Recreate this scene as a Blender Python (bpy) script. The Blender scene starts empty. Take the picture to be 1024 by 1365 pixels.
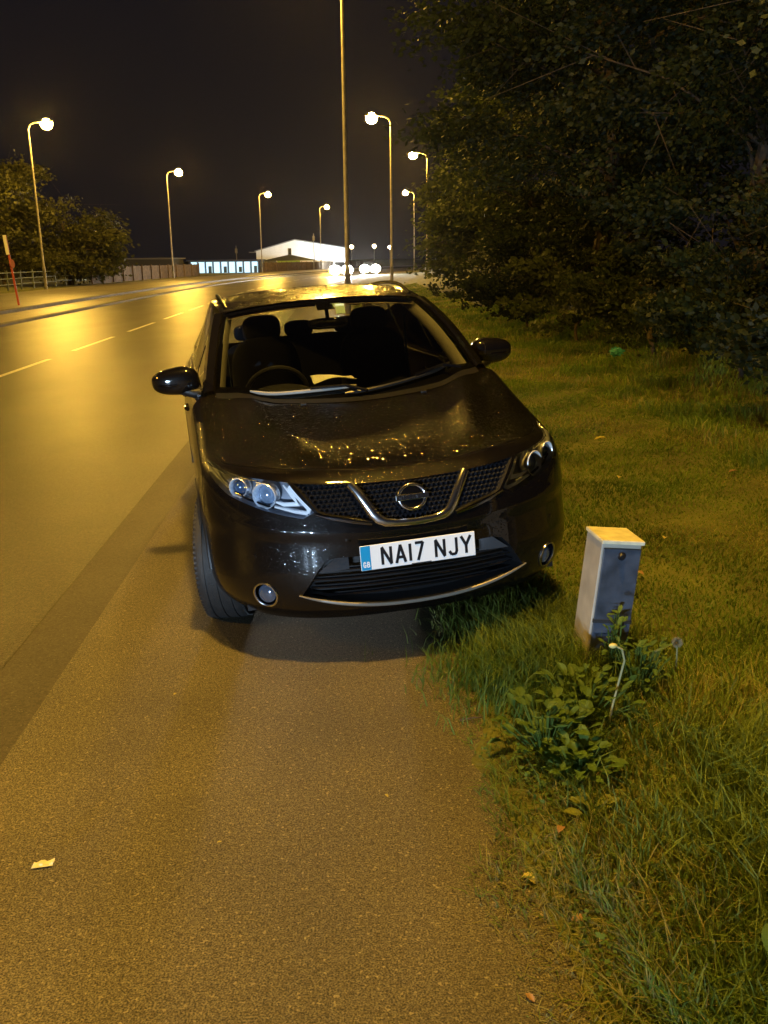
import bpy, bmesh, math, random
import numpy as np
from mathutils import Vector, Matrix
from mathutils.bvhtree import BVHTree

SC = bpy.context.scene
COL = SC.collection
R = math.radians
random.seed(4)

# ------------------------------------------------------------------ camera
F_PX = 1237.0
cam_d = bpy.data.cameras.new('camera')
cam = bpy.data.objects.new('camera', cam_d)
COL.objects.link(cam)
cam_d.sensor_fit = 'VERTICAL'
cam_d.sensor_height = 24.0
cam_d.lens = 24.0 * F_PX / 1365.0
cam_d.clip_start = 0.05
cam_d.clip_end = 2000
EYE = 1.77


def cam_axes(pitch=0.2669, roll=-0.0109, yaw=0.0455):
    f = Vector((0, math.cos(pitch), -math.sin(pitch)))
    r = Vector((1, 0, 0))
    u = r.cross(f)
    Z = Matrix.Rotation(-yaw, 3, 'Z')
    f, r, u = Z @ f, Z @ r, Z @ u
    c, s = math.cos(roll), math.sin(roll)
    return c * r + s * u, -s * r + c * u, f


_r, _u, _f = cam_axes()
cam.matrix_world = Matrix(((_r.x, _u.x, -_f.x, 0), (_r.y, _u.y, -_f.y, 0), (_r.z, _u.z, -_f.z, EYE), (0, 0, 0, 1)))
SC.camera = cam

# ------------------------------------------------------------------ night sky and exposure
W = bpy.data.worlds.new('World')
SC.world = W
W.use_nodes = True
_bg = W.node_tree.nodes['Background']
_bg.inputs['Color'].default_value = (0.0078, 0.0068, 0.0088, 1)
_bg.inputs['Strength'].default_value = 0.9
SC.view_settings.view_transform = 'Standard'
SC.view_settings.look = 'None'
SC.view_settings.exposure = 0
SC.view_settings.gamma = 1
SC.render.engine = 'CYCLES'
SC.cycles.use_denoising = True
SC.cycles.max_bounces = 8
SC.cycles.sample_clamp_indirect = 6
SODIUM = (1.0, 0.56, 0.075)
LAMP_W = 1700.0          # radiance of a street lamp's bowl
COOL = (0.55, 0.76, 1.0)


# ------------------------------------------------------------------ materials
def mat(name, base=(.5, .5, .5), rough=.6, metal=0., var=0., scale=8., bump=0., bscale=None, spec=.5, coat=0.,
        coat_rough=.03, emit=None, estr=0., sub=None, transl=0., detail=4):
    m = bpy.data.materials.new(name)
    m.use_nodes = True
    nt = m.node_tree
    b = nt.nodes['Principled BSDF']
    b.inputs['Base Color'].default_value = (*base, 1)
    b.inputs['Roughness'].default_value = rough
    b.inputs['Metallic'].default_value = metal
    b.inputs['Specular IOR Level'].default_value = spec
    b.inputs['Coat Weight'].default_value = coat
    b.inputs['Coat Roughness'].default_value = coat_rough
    if emit:
        b.inputs['Emission Color'].default_value = (*emit, 1)
        b.inputs['Emission Strength'].default_value = estr
    tc = nt.nodes.new('ShaderNodeTexCoord')
    if var or bump:
        n = nt.nodes.new('ShaderNodeTexNoise')
        n.inputs['Scale'].default_value = scale
        n.inputs['Detail'].default_value = detail
        nt.links.new(tc.outputs['Object'], n.inputs['Vector'])
        if var:
            r = nt.nodes.new('ShaderNodeValToRGB')
            r.color_ramp.elements[0].position = .3
            r.color_ramp.elements[1].position = .7
            r.color_ramp.elements[0].color = (*[max(0, c * (1 - var)) for c in base], 1)
            r.color_ramp.elements[1].color = (*[min(1, c * (1 + var)) for c in base], 1)
            nt.links.new(n.outputs['Fac'], r.inputs['Fac'])
            nt.links.new(r.outputs['Color'], b.inputs['Base Color'])
        if bump:
            n2 = nt.nodes.new('ShaderNodeTexNoise')
            n2.inputs['Scale'].default_value = bscale or scale
            n2.inputs['Detail'].default_value = 3
            nt.links.new(tc.outputs['Object'], n2.inputs['Vector'])
            bp = nt.nodes.new('ShaderNodeBump')
            bp.inputs['Strength'].default_value = bump
            bp.inputs['Distance'].default_value = .01
            nt.links.new(n2.outputs['Fac'], bp.inputs['Height'])
            nt.links.new(bp.outputs['Normal'], b.inputs['Normal'])
    return m


def droplets(m, scale=110., strength=.5, dist=.003, keep=.55):
    """rain drops standing on a glossy surface: rounded voronoi domes as bump"""
    nt = m.node_tree
    b = nt.nodes['Principled BSDF']
    tc = nt.nodes.new('ShaderNodeTexCoord')
    hs = []
    for k, sc in enumerate((scale, scale * .47)):
        v = nt.nodes.new('ShaderNodeTexVoronoi')
        v.inputs['Scale'].default_value = sc
        v.inputs['Randomness'].default_value = .95
        nt.links.new(tc.outputs['Object'], v.inputs['Vector'])
        r = nt.nodes.new('ShaderNodeMapRange')
        r.interpolation_type = 'SMOOTHSTEP'
        r.inputs['From Min'].default_value = .42
        r.inputs['From Max'].default_value = .12
        nt.links.new(v.outputs['Distance'], r.inputs['Value'])
        sp = nt.nodes.new('ShaderNodeSeparateColor')
        nt.links.new(v.outputs['Color'], sp.inputs['Color'])
        gt = nt.nodes.new('ShaderNodeMath')
        gt.operation = 'GREATER_THAN'
        gt.inputs[1].default_value = keep + .2 * k
        nt.links.new(sp.outputs['Red'], gt.inputs[0])
        mu = nt.nodes.new('ShaderNodeMath')
        mu.operation = 'MULTIPLY'
        nt.links.new(r.outputs['Result'], mu.inputs[0])
        nt.links.new(gt.outputs['Value'], mu.inputs[1])
        hs.append(mu)
    ad = nt.nodes.new('ShaderNodeMath')
    ad.operation = 'MAXIMUM'
    nt.links.new(hs[0].outputs[0], ad.inputs[0])
    nt.links.new(hs[1].outputs[0], ad.inputs[1])
    bp = nt.nodes.new('ShaderNodeBump')
    bp.inputs['Strength'].default_value = strength
    bp.inputs['Distance'].default_value = dist
    nt.links.new(ad.outputs[0], bp.inputs['Height'])
    nt.links.new(bp.outputs['Normal'], b.inputs['Normal'])
    nt.links.new(bp.outputs['Normal'], b.inputs['Coat Normal'])
    return m


def glass(name, tint=(1, 1, 1), refl=.08, rough=.02, edge=.9):
    m = bpy.data.materials.new(name)
    m.use_nodes = True
    nt = m.node_tree
    nt.nodes.clear()
    o = nt.nodes.new('ShaderNodeOutputMaterial')
    t = nt.nodes.new('ShaderNodeBsdfTransparent')
    t.inputs['Color'].default_value = (*tint, 1)
    g = nt.nodes.new('ShaderNodeBsdfGlossy')
    g.inputs['Roughness'].default_value = rough
    fr = nt.nodes.new('ShaderNodeFresnel')
    fr.inputs['IOR'].default_value = 1.5
    mx = nt.nodes.new('ShaderNodeMixShader')
    nt.links.new(fr.outputs[0], mx.inputs[0])
    nt.links.new(t.outputs[0], mx.inputs[1])
    nt.links.new(g.outputs[0], mx.inputs[2])
    nt.links.new(mx.outputs[0], o.inputs['Surface'])
    return m


# ------------------------------------------------------------------ mesh helpers
def link(name, me, m=None, parent=None):
    o = bpy.data.objects.new(name, me)
    COL.objects.link(o)
    if m:
        me.materials.append(m)
    if parent:
        o.parent = parent
    return o


def mesh(name, verts, faces, m=None, parent=None, smooth=True):
    me = bpy.data.meshes.new(name)
    me.from_pydata([tuple(v) for v in verts], [], faces)
    if smooth:
        me.shade_smooth()
    return link(name, me, m, parent)


def npmesh(name, V, nper, m=None, parent=None, smooth=False):
    """V: (n, nper, 3) separate polygons"""
    n = V.shape[0]
    me = bpy.data.meshes.new(name)
    me.vertices.add(n * nper)
    me.vertices.foreach_set('co', V.reshape(-1).astype(np.float32))
    me.loops.add(n * nper)
    me.loops.foreach_set('vertex_index', np.arange(n * nper, dtype=np.int32))
    me.polygons.add(n)
    me.polygons.foreach_set('loop_start', np.arange(0, n * nper, nper, dtype=np.int32))
    me.update(calc_edges=True)
    if smooth:
        me.shade_smooth()
    return link(name, me, m, parent)


class MB:
    """collects shapes into one mesh"""
    def __init__(s):
        s.v = []
        s.f = []

    def add(s, v, f):
        b = len(s.v)
        s.v += [tuple(p) for p in v]
        s.f += [[b + i for i in q] for q in f]
        return s

    def box(s, c, d, rot=None):
        v = []
        for sx in (-1, 1):
            for sy in (-1, 1):
                for sz in (-1, 1):
                    p = Vector((sx * d[0] / 2, sy * d[1] / 2, sz * d[2] / 2))
                    if rot:
                        p = rot @ p
                    v.append(p + Vector(c))
        return s.add(v, [[0, 1, 3, 2], [4, 6, 7, 5], [0, 4, 5, 1], [2, 3, 7, 6], [0, 2, 6, 4], [1, 5, 7, 3]])

    def tube(s, pts, rad, n=8, cap=True, closed=False):
        pts = [Vector(p) for p in pts]
        if not hasattr(rad, '__len__'):
            rad = [rad] * len(pts)
        v = []
        f = []
        up = None
        N = len(pts)
        for i, p in enumerate(pts):
            if closed:
                d = pts[(i + 1) % N] - pts[i - 1]
            else:
                d = pts[min(i + 1, N - 1)] - pts[max(i - 1, 0)]
            d.normalize()
            if up is None:
                up = d.orthogonal().normalized()
            up = (up - d * up.dot(d)).normalized()
            sd = d.cross(up)
            for k in range(n):
                a = 2 * math.pi * k / n
                v.append(p + (up * math.cos(a) + sd * math.sin(a)) * rad[i])
        for i in range(N - 1 + (1 if closed else 0)):
            for k in range(n):
                j = (i + 1) % N
                f.append([i * n + k, i * n + (k + 1) % n, j * n + (k + 1) % n, j * n + k])
        if cap and not closed:
            f.append(list(range(n))[::-1])
            f.append([(N - 1) * n + k for k in range(n)])
        return s.add(v, f)

    def lathe(s, prof, M, n=32, closed=False):
        """prof: (radius, axial) pairs spun about local Z, placed by matrix M"""
        v = []
        f = []
        for r, z in prof:
            for k in range(n):
                a = 2 * math.pi * k / n
                v.append(M @ Vector((r * math.cos(a), r * math.sin(a), z)))
        P = len(prof)
        for i in range(P - 1 + (1 if closed else 0)):
            for k in range(n):
                j = (i + 1) % P
                f.append([i * n + k, i * n + (k + 1) % n, j * n + (k + 1) % n, j * n + k])
        return s.add(v, f)

    def build(s, name, m=None, parent=None, smooth=True, bevel=0.):
        o = mesh(name, s.v, s.f, m, parent, smooth)
        bm = bmesh.new()
        bm.from_mesh(o.data)
        bmesh.ops.recalc_face_normals(bm, faces=bm.faces)
        bm.to_mesh(o.data)
        bm.free()
        if bevel:
            md = o.modifiers.new('bevel', 'BEVEL')
            md.width = bevel
            md.segments = 2
        if smooth:
            try:
                o.data.set_sharp_from_angle(angle=R(38))
            except Exception:
                pass
        return o


def tag(o, label=None, cat=None, group=None, kind=None):
    if label:
        o['label'] = label
    if cat:
        o['category'] = cat
    if group:
        o['group'] = group
    if kind:
        o['kind'] = kind
    return o


def empty(name, loc, label, cat, group=None, rz=0.):
    o = bpy.data.objects.new(name, None)
    COL.objects.link(o)
    o.location = loc
    o.rotation_euler = (0, 0, rz)
    o.empty_display_size = .3
    return tag(o, label, cat, group)


def lerp(a, b, t):
    return a + (b - a) * t


def table(tb, x):
    """smooth interpolation in rows (x, a, b, ...)"""
    if x <= tb[0][0]:
        return list(tb[0][1:])
    if x >= tb[-1][0]:
        return list(tb[-1][1:])
    for i in range(len(tb) - 1):
        if tb[i][0] <= x <= tb[i + 1][0]:
            t = (x - tb[i][0]) / (tb[i + 1][0] - tb[i][0])
            p0 = tb[max(i - 1, 0)]
            p1 = tb[i]
            p2 = tb[i + 1]
            p3 = tb[min(i + 2, len(tb) - 1)]
            out = []
            for k in range(1, len(p1)):
                h = p2[0] - p1[0]
                m1 = (p2[k] - p0[k]) / (p2[0] - p0[0])
                m2 = (p3[k] - p1[k]) / (p3[0] - p1[0])
                t2, t3 = t * t, t * t * t
                out.append((2 * t3 - 3 * t2 + 1) * p1[k] + (t3 - 2 * t2 + t) * h * m1 + (-2 * t3 + 3 * t2) * p2[k] + (t3 - t2) * h * m2)
            return out


def smooth01(x, a, b):
    t = min(1, max(0, (x - a) / (b - a)))
    return t * t * (3 - 2 * t)


def ell(mb, c, r, M=None, n=24, m=16, p=1.):
    """superellipsoid"""
    v = []
    f = []

    def sp(x):
        return math.copysign(abs(x) ** p, x)
    for i in range(m + 1):
        th = math.pi * i / m
        for k in range(n):
            a = 2 * math.pi * k / n
            q = Vector((r[0] * sp(math.sin(th)) * sp(math.cos(a)), r[1] * sp(math.sin(th)) * sp(math.sin(a)), r[2] * sp(math.cos(th))))
            if M:
                q = M @ q
            v.append(Vector(c) + q)
    for i in range(m):
        for k in range(n):
            f.append([i * n + k, (i + 1) * n + k, (i + 1) * n + (k + 1) % n, i * n + (k + 1) % n])
    mb.add(v, f)
    return mb


def grid(rows):
    v = []
    f = []
    n = len(rows[0])
    for r in rows:
        v += r
    for i in range(len(rows) - 1):
        for j in range(n - 1):
            f.append([i * n + j, i * n + j + 1, (i + 1) * n + j + 1, (i + 1) * n + j])
    return v, f


# ------------------------------------------------------------------ lie of the land
def curve(y):
    """how far the road has bent to the right at distance y"""
    if y < 45:
        return 0.
    if y < 160:
        return .00125 * (y - 45) ** 2
    return .00125 * 115 ** 2 + .2875 * (y - 160)


rng = np.random.default_rng(11)


def wob(x, y):
    return .5 * math.sin(x * 1.7 + y * .9) + .3 * math.sin(y * 2.3 - x * .7 + 1) + .2 * math.sin(x * 4.1 + y * 3.7)


def ground_z(x, y):
    X = x - curve(y)
    if X < -9.6:
        return -.03 + .12 * smooth01(-X, 18.45, 18.9)
    z = -.03 + .085 * smooth01(X, .12, 1.12) + .010 * wob(x * 4, y * 4) * smooth01(X, .2, .4) * (1 - smooth01(X, .9, 1.3)) + .05 * smooth01(X, 1.2, 3.0) + .55 * smooth01(X, 3.4, 7.5)
    if X > .5:
        z += .022 * wob(x, y) * smooth01(X, .5, 1.3)
    return z


def ground_zs(x, y):
    return np.array([ground_z(a, b) for a, b in zip(x, y)])


def asphalt(name, base, rough, speck, bump, wet=.0, spec=.4, grain=140.):
    m = bpy.data.materials.new(name)
    m.use_nodes = True
    nt = m.node_tree
    b = nt.nodes['Principled BSDF']
    L = nt.links.new
    tc = nt.nodes.new('ShaderNodeTexCoord')

    def noise(s, d=2, sx=None):
        n = nt.nodes.new('ShaderNodeTexNoise')
        n.inputs['Scale'].default_value = s
        n.inputs['Detail'].default_value = d
        if sx:
            mp = nt.nodes.new('ShaderNodeMapping')
            mp.inputs['Scale'].default_value = sx
            L(tc.outputs['Object'], mp.inputs['Vector'])
            L(mp.outputs['Vector'], n.inputs['Vector'])
        else:
            L(tc.outputs['Object'], n.inputs['Vector'])
        return n.outputs['Fac']

    def ramp(fac, c0, c1, p0=.35, p1=.65):
        r = nt.nodes.new('ShaderNodeValToRGB')
        r.color_ramp.elements[0].position = p0
        r.color_ramp.elements[1].position = p1
        r.color_ramp.elements[0].color = (*c0, 1)
        r.color_ramp.elements[1].color = (*c1, 1)
        L(fac, r.inputs['Fac'])
        return r.outputs['Color']

    def mul(a, c, f=1.):
        x = nt.nodes.new('ShaderNodeMix')
        x.data_type = 'RGBA'
        x.blend_type = 'MULTIPLY'
        x.inputs['Factor'].default_value = f
        L(a, x.inputs[6])
        L(c, x.inputs[7])
        return x.outputs[2]
    c = ramp(noise(grain, 2), [v * (1 - speck) for v in base], [v * (1 + speck) for v in base])
    c = mul(c, ramp(noise(grain * .35, 3), (.62, .60, .56), (1.2, 1.22, 1.26), .3, .7))
    c = mul(c, ramp(noise(1.3, 5), (.78, .78, .78), (1.15, 1.15, 1.15), .3, .7))
    c = mul(c, ramp(noise(.5, 3, (1.2, .12, 1)), (.82, .82, .82), (1.12, 1.12, 1.12), .35, .65))
    # pale and dark stone chips
    v = nt.nodes.new('ShaderNodeTexVoronoi')
    v.inputs['Scale'].default_value = grain * .8
    L(tc.outputs['Object'], v.inputs['Vector'])
    sp = nt.nodes.new('ShaderNodeSeparateColor')
    L(v.outputs['Color'], sp.inputs['Color'])
    c = mul(c, ramp(sp.outputs['Red'], (.55, .55, .55), (1, 1, 1), .0, .25))
    x = nt.nodes.new('ShaderNodeMix')
    x.data_type = 'RGBA'
    L(ramp(sp.outputs['Green'], (0, 0, 0), (.5, .5, .5), .982, .99), x.inputs['Factor'])
    L(c, x.inputs[6])
    x.inputs[7].default_value = (*[min(1, v_ * 3.2) for v_ in base], 1)
    L(x.outputs[2], b.inputs['Base Color'])
    r = nt.nodes.new('ShaderNodeMapRange')
    r.inputs['From Min'].default_value = .28
    r.inputs['From Max'].default_value = .72
    r.inputs['To Min'].default_value = max(.05, rough - wet)
    r.inputs['To Max'].default_value = rough
    L(noise(.8, 1, (1.2, .30, 1)), r.inputs['Value'])
    L(r.outputs[0], b.inputs['Roughness'])
    bp = nt.nodes.new('ShaderNodeBump')
    bp.inputs['Strength'].default_value = bump
    bp.inputs['Distance'].default_value = .006
    b.inputs['Specular IOR Level'].default_value = spec
    L(noise(grain * 1.1, 2), bp.inputs['Height'])
    L(bp.outputs['Normal'], b.inputs['Normal'])
    return m


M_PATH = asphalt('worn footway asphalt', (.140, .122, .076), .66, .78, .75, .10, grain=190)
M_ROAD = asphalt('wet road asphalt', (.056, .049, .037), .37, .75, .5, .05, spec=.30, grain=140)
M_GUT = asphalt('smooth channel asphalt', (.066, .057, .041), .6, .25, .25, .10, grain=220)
M_KERB = mat('kerb concrete', (.085, .08, .075), .7, var=.3, scale=5, bump=.3, bscale=60)
M_PAVE = asphalt('far footway', (.17, .155, .135), .42, .3, .4, .06, grain=60)
M_PAINT = mat('road paint', (.82, .80, .74), .45, var=.25, scale=25, bump=.2, bscale=80)


def ribbon(name, X0, X1, z, m, y0=-25., y1=330., edge=None, kind='structure'):
    ys = []
    y = y0
    while y < y1:
        ys.append(y)
        y += .08 if (edge and y < 12) else (1. if y < 40 else 4.)
    rows = []
    for y in ys:
        e = edge(y) if edge else 0
        rows.append([(lerp(X0, X1, k / 6) + curve(y) + (e if k == 6 else 0), y, z) for k in range(7)])
    v, f = grid(rows)
    o = mesh(name, v, f, m, smooth=False)
    if kind:
        tag(o, kind=kind)
    return o


# one sheet of ground to the horizon
def grounds():
    xs = [-900, -400, -150, -80, -40, -25, -18, -12.3, -11.8, -9.5, -6, -1.3, .3] + [.45 + .1 * k for k in range(36)] + [4.5, 5.5, 6.5, 7.5, 9, 12, 20, 60, 200, 600, 1000]
    ys = [-150, -40, -10, -3] + [-2 + .2 * k for k in range(70)] + [12.5 + k * 1. for k in range(35)] + [50 + 6 * k for k in range(22)] + [200, 260, 330, 500, 900, 1600]
    rows = []
    for y in ys:
        rows.append([(X + curve(min(y, 330)), y, ground_z(X + curve(min(y, 330)), min(y, 330)) if y < 331 else -.03) for X in xs])
    v, f = grid(rows)
    m = mat('turf soil', (.10, .105, .022), .95, var=.45, scale=2.2, bump=.8, bscale=40, detail=6)
    tag(mesh('ground', v, f, m), kind='structure')


grounds()
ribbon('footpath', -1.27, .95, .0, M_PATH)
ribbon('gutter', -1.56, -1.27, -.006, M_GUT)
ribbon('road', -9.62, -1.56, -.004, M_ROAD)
ribbon('parking_strip', -11.9, -9.78, .0, M_PAVE)
ribbon('pavement', -18.6, -12.05, .112, M_PAVE)


def kerb(name, X0, X1, z0, z1, label):
    ys = [-25 + 2 * k for k in range(160)]
    rows = [[(X0 + curve(y), y, z0), (X0 + curve(y), y, z1 - .015), (X0 - .02 + curve(y), y, z1), (X1 + curve(y), y, z1), (X1 + curve(y), y, z0)] for y in ys]
    v, f = grid(rows)
    tag(mesh(name, v, f, M_KERB, smooth=False), kind='structure')


kerb('kerb', -9.60, -9.80, -.03, .075, '')
kerb('kerb', -11.88, -12.07, -.03, .125, '')

k = 0
y = -1.2
while y < 150:
    n = 6
    rows = [[(-5.53 + curve(y + 3.55 * j / n), y + 3.55 * j / n, .002), (-5.42 + curve(y + 3.55 * j / n), y + 3.55 * j / n, .002)] for j in range(n + 1)]
    v, f = grid(rows)
    tag(mesh('lane_marking', v, f, M_PAINT, smooth=False), kind='structure')
    y += 5.2

# ------------------------------------------------------------------ street lamps
M_POST = mat('galvanised lamp post', (.30, .28, .24), .5, .3, var=.2, scale=6)
M_LANT = mat('lantern housing', (.12, .12, .12), .5)
M_BOWL = mat('sodium bowl', (0, 0, 0), .5, emit=SODIUM, estr=LAMP_W)
_lamp_src = {}


def street_lamp(x, y, side, label, h=10., arm=1.15, base=0., lean=0., dim=1., group='sodium street lamps along the road'):
    """side: direction of the arm, +1 to the right, -1 to the left; the origin is the foot"""
    root = empty('street_lamp', (x, y, base), label, 'street lamp', group)
    root.rotation_euler = (0, R(lean), 0)
    key = (side, h, arm)
    bowl = M_BOWL if dim == 1 else mat('dimmer sodium bowl', (0, 0, 0), .5, emit=SODIUM, estr=LAMP_W * dim)
    if key not in _lamp_src:
        a = MB().tube([(0, 0, 0), (0, 0, 1.4)], .105, 12)
        a.tube([(0, 0, 1.4), (0, 0, 1.5), (0, 0, h - .7)], [.10, .075, .052], 12)
        b = MB()
        pts = [(0, 0, h - .72), (0, 0, h - .35), (side * .12, 0, h - .10), (side * .36, 0, h + .03), (side * (arm - .25), 0, h + .08)]
        b.tube(pts, [.052, .050, .047, .044, .040], 10)
        c = MB()
        ell(c, (side * arm, 0, h + .10), (.40, .24, .11), None, 20, 10, .8)
        d = MB()
        ell(d, (side * arm, 0, h - .06), (.35, .28, .31), None, 20, 12, .95)
        e = MB().box((0, -.108, 1.0), (.12, .012, .5))
        ob = [a.build('post', M_POST), b.build('bracket_arm', M_POST), c.build('lantern', M_LANT), d.build('lamp_bowl', bowl), e.build('inspection_door', M_LANT, smooth=False)]
        ob[3].parent = ob[2]
        _lamp_src[key] = ob
    else:
        src = _lamp_src[key]
        ob = []
        for o in src:
            q = o.copy()
            COL.objects.link(q)
            ob.append(q)
        ob[3].parent = ob[2]
    for i in (0, 1, 2, 4):
        ob[i].parent = root
    return root


street_lamp(2.45, 2.5, -1, 'street lamp just outside the picture, reaching over the grey pillar and the path', arm=2.1, dim=.82)
street_lamp(.32, 31.5, -1, 'tallest street lamp post, rising behind the black car out of the top of the picture', h=11.)
street_lamp(3.40, 60.3, -1, 'street lamp right of the tallest post, its foot beside the black car roof')
street_lamp(7.55, 81.0, -1, 'street lamp glowing just above the left edge of the dark trees')
street_lamp(10.15, 127, -1, 'street lamp half hidden by the tree branches behind the verge')
street_lamp(-19., 30.0, 1, 'street lamp on the far pavement just outside the picture')
street_lamp(-19.2, 0.0, 1, 'street lamp across the road level with the photographer')
street_lamp(-18.75, 62.3, 1, 'leftmost street lamp, standing before the trees across the road', lean=-.5)
street_lamp(-16.2, 95.4, 1, 'second street lamp from the left, before the low fence')
street_lamp(-10.0, 128, 1, 'third street lamp from the left, beside the lit white hall')
street_lamp(-2.7, 159.5, 1, 'fourth street lamp from the left, above the roof of the white hall')
for (x, y, lb) in ((11.5, 300, 'tiny distant lamp directly above the right oncoming car'), (18.0, 330, 'tiny distant lamp farthest right beside the second lamp post'), (4.6, 310, 'tiny distant lamp between the tallest post and the oncoming cars')):
    root = empty('distant_lamp', (x, y, 0), lb, 'lamp', 'distant lamps at the end of the road')
    MB().tube([(0, 0, 0), (0, 0, 5.2)], .09, 6).build('post', M_POST, root)
    g = MB()
    ell(g, (0, 0, 5.4), (.55, .55, .55), None, 10, 8)
    g.build('globe', mat('distant lamp glow', (0, 0, 0), .5, emit=(1, .72, .35), estr=60), root)
# white yard light across the road
root = empty('yard_light', (-24.2, 95, 0), 'small white light on a post below the trees across the road', 'lamp')
MB().tube([(0, 0, 0), (0, 0, 1.15)], .05, 8).build('post', M_POST, root)
g = MB()
ell(g, (0, 0, 1.28), (.26, .26, .26), None, 14, 10)
g.build('globe', mat('white yard glow', (0, 0, 0), .5, emit=(.75, .85, 1), estr=110), root)

# ------------------------------------------------------------------ oncoming cars, headlights blazing
M_DARKCAR = mat('dark distant car', (.02, .02, .022), .3, coat=1)
M_BEAM = mat('headlight glare', (0, 0, 0), .5, emit=(1, .93, .80), estr=900)


def oncoming(x, y, label, r):
    root = empty('oncoming_car', (x, y, 0), label, 'car', 'cars coming along the road with headlights on')
    v, f = grid([[(px * w_, yy, zz) for px in (-.85, -.8, -.4, 0, .4, .8, .85)] for yy, zz, w_ in ((0, .25, 1), (-.06, .5, 1), (0, .75, .98), (.9, .95, .95), (1.7, 1.42, .72), (3.0, 1.45, .72), (3.9, 1.0, .9), (4.2, .9, .95), (4.25, .3, 1))])
    mb = MB().add(v, f)
    for sg in (-1, 1):
        v, f = grid([[(sg * .85, yy, z0), (sg * .86, yy, .6), (sg * .8, yy, zt)] for yy, z0, zt in ((0, .25, .75), (.9, .25, .95), (2, .25, .98), (3.4, .25, 1.0), (4.25, .3, .95))])
        mb.add(v, f)
    mb.build('body', M_DARKCAR, root)
    for sg in (-1, 1):
        h = MB()
        ell(h, (sg * .62, -.05, .66), (r, .06, r * .8), None, 18, 12)
        h.build('headlight', M_BEAM, root)
        for yy in (.8, 3.4):
            MB().lathe([(.001, -.1), (.3, -.1), (.3, .1), (.001, .1)], Matrix.Translation((sg * .76, yy, .3)) @ Matrix.Rotation(R(90), 4, 'Y'), 20).build('wheel', M_LANT, root)
    return root


oncoming(.35, 98, 'nearer oncoming car just left of the tallest post', .56)
oncoming(3.65, 108, 'farther oncoming car right of the tallest post', .52)

# ------------------------------------------------------------------ far side: fences, halls, sign
M_WOOD = mat('brown boards', (.10, .065, .04), .8, var=.4, scale=3)
M_RAIL = mat('weathered rail', (.10, .12, .09), .7, var=.3, scale=3)


def board_fence(y0, y1, label):
    root = empty('board_fence', (-20.2 + curve(y0), y0, .09), label, 'fence')
    n = int((y1 - y0) / 2.5)
    pan = MB()
    for k in range(n):
        ya, yb = lerp(y0, y1, k / n), lerp(y0, y1, (k + 1) / n)
        xa, xb = curve(ya) - curve(y0), curve(yb) - curve(y0)
        for j in range(8):
            t0 = (j + .06) / 8
            t1 = (j + .94) / 8
            hh = 1.25 + .02 * math.sin(k * 3 + j * 1.7)
            a = Vector((lerp(xa, xb, t0), lerp(ya, yb, t0) - y0, 0))
            b = Vector((lerp(xa, xb, t1), lerp(ya, yb, t1) - y0, 0))
            c = (a + b) / 2
            d = b - a
            Rm = Matrix.Rotation(math.atan2(d.y, d.x), 3, 'Z')
            pan.box((c.x, c.y, hh / 2), (d.length, .02, hh), Rm)
    pan.build('boards', M_WOOD, root, smooth=False)
    for k in range(n + 1):
        ya = lerp(y0, y1, k / n)
        MB().box((curve(ya) - curve(y0) + .08, ya - y0, .68), (.09, .09, 1.36)).build('fence_post', M_WOOD, root, smooth=False)


def rail_fence(y0, y1, label):
    root = empty('rail_fence', (-20.2, y0, .09), label, 'fence')
    n = int((y1 - y0) / 2.5)
    for z in (.35, .7, 1.05):
        MB().tube([(0, 0, z), (0, y1 - y0, z)], .03, 6).build('rail', M_RAIL, root)
    for k in range(n + 1):
        MB().box((.0, (y1 - y0) * k / n, .6), (.1, .1, 1.2)).build('fence_post', M_RAIL, root, smooth=False)


board_fence(75, 107, 'low brown board fence left of the lit glass front')
board_fence(130, 200, 'low brown board fence below the white hall')
rail_fence(22, 74.5, 'three rail post fence below the trees across the road')


def slab(mb, x0, x1, y0, y1, z0, z1):
    mb.box(((x0 + x1) / 2, (y0 + y1) / 2, (z0 + z1) / 2), (x1 - x0, y1 - y0, z1 - z0))
    return mb


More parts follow.
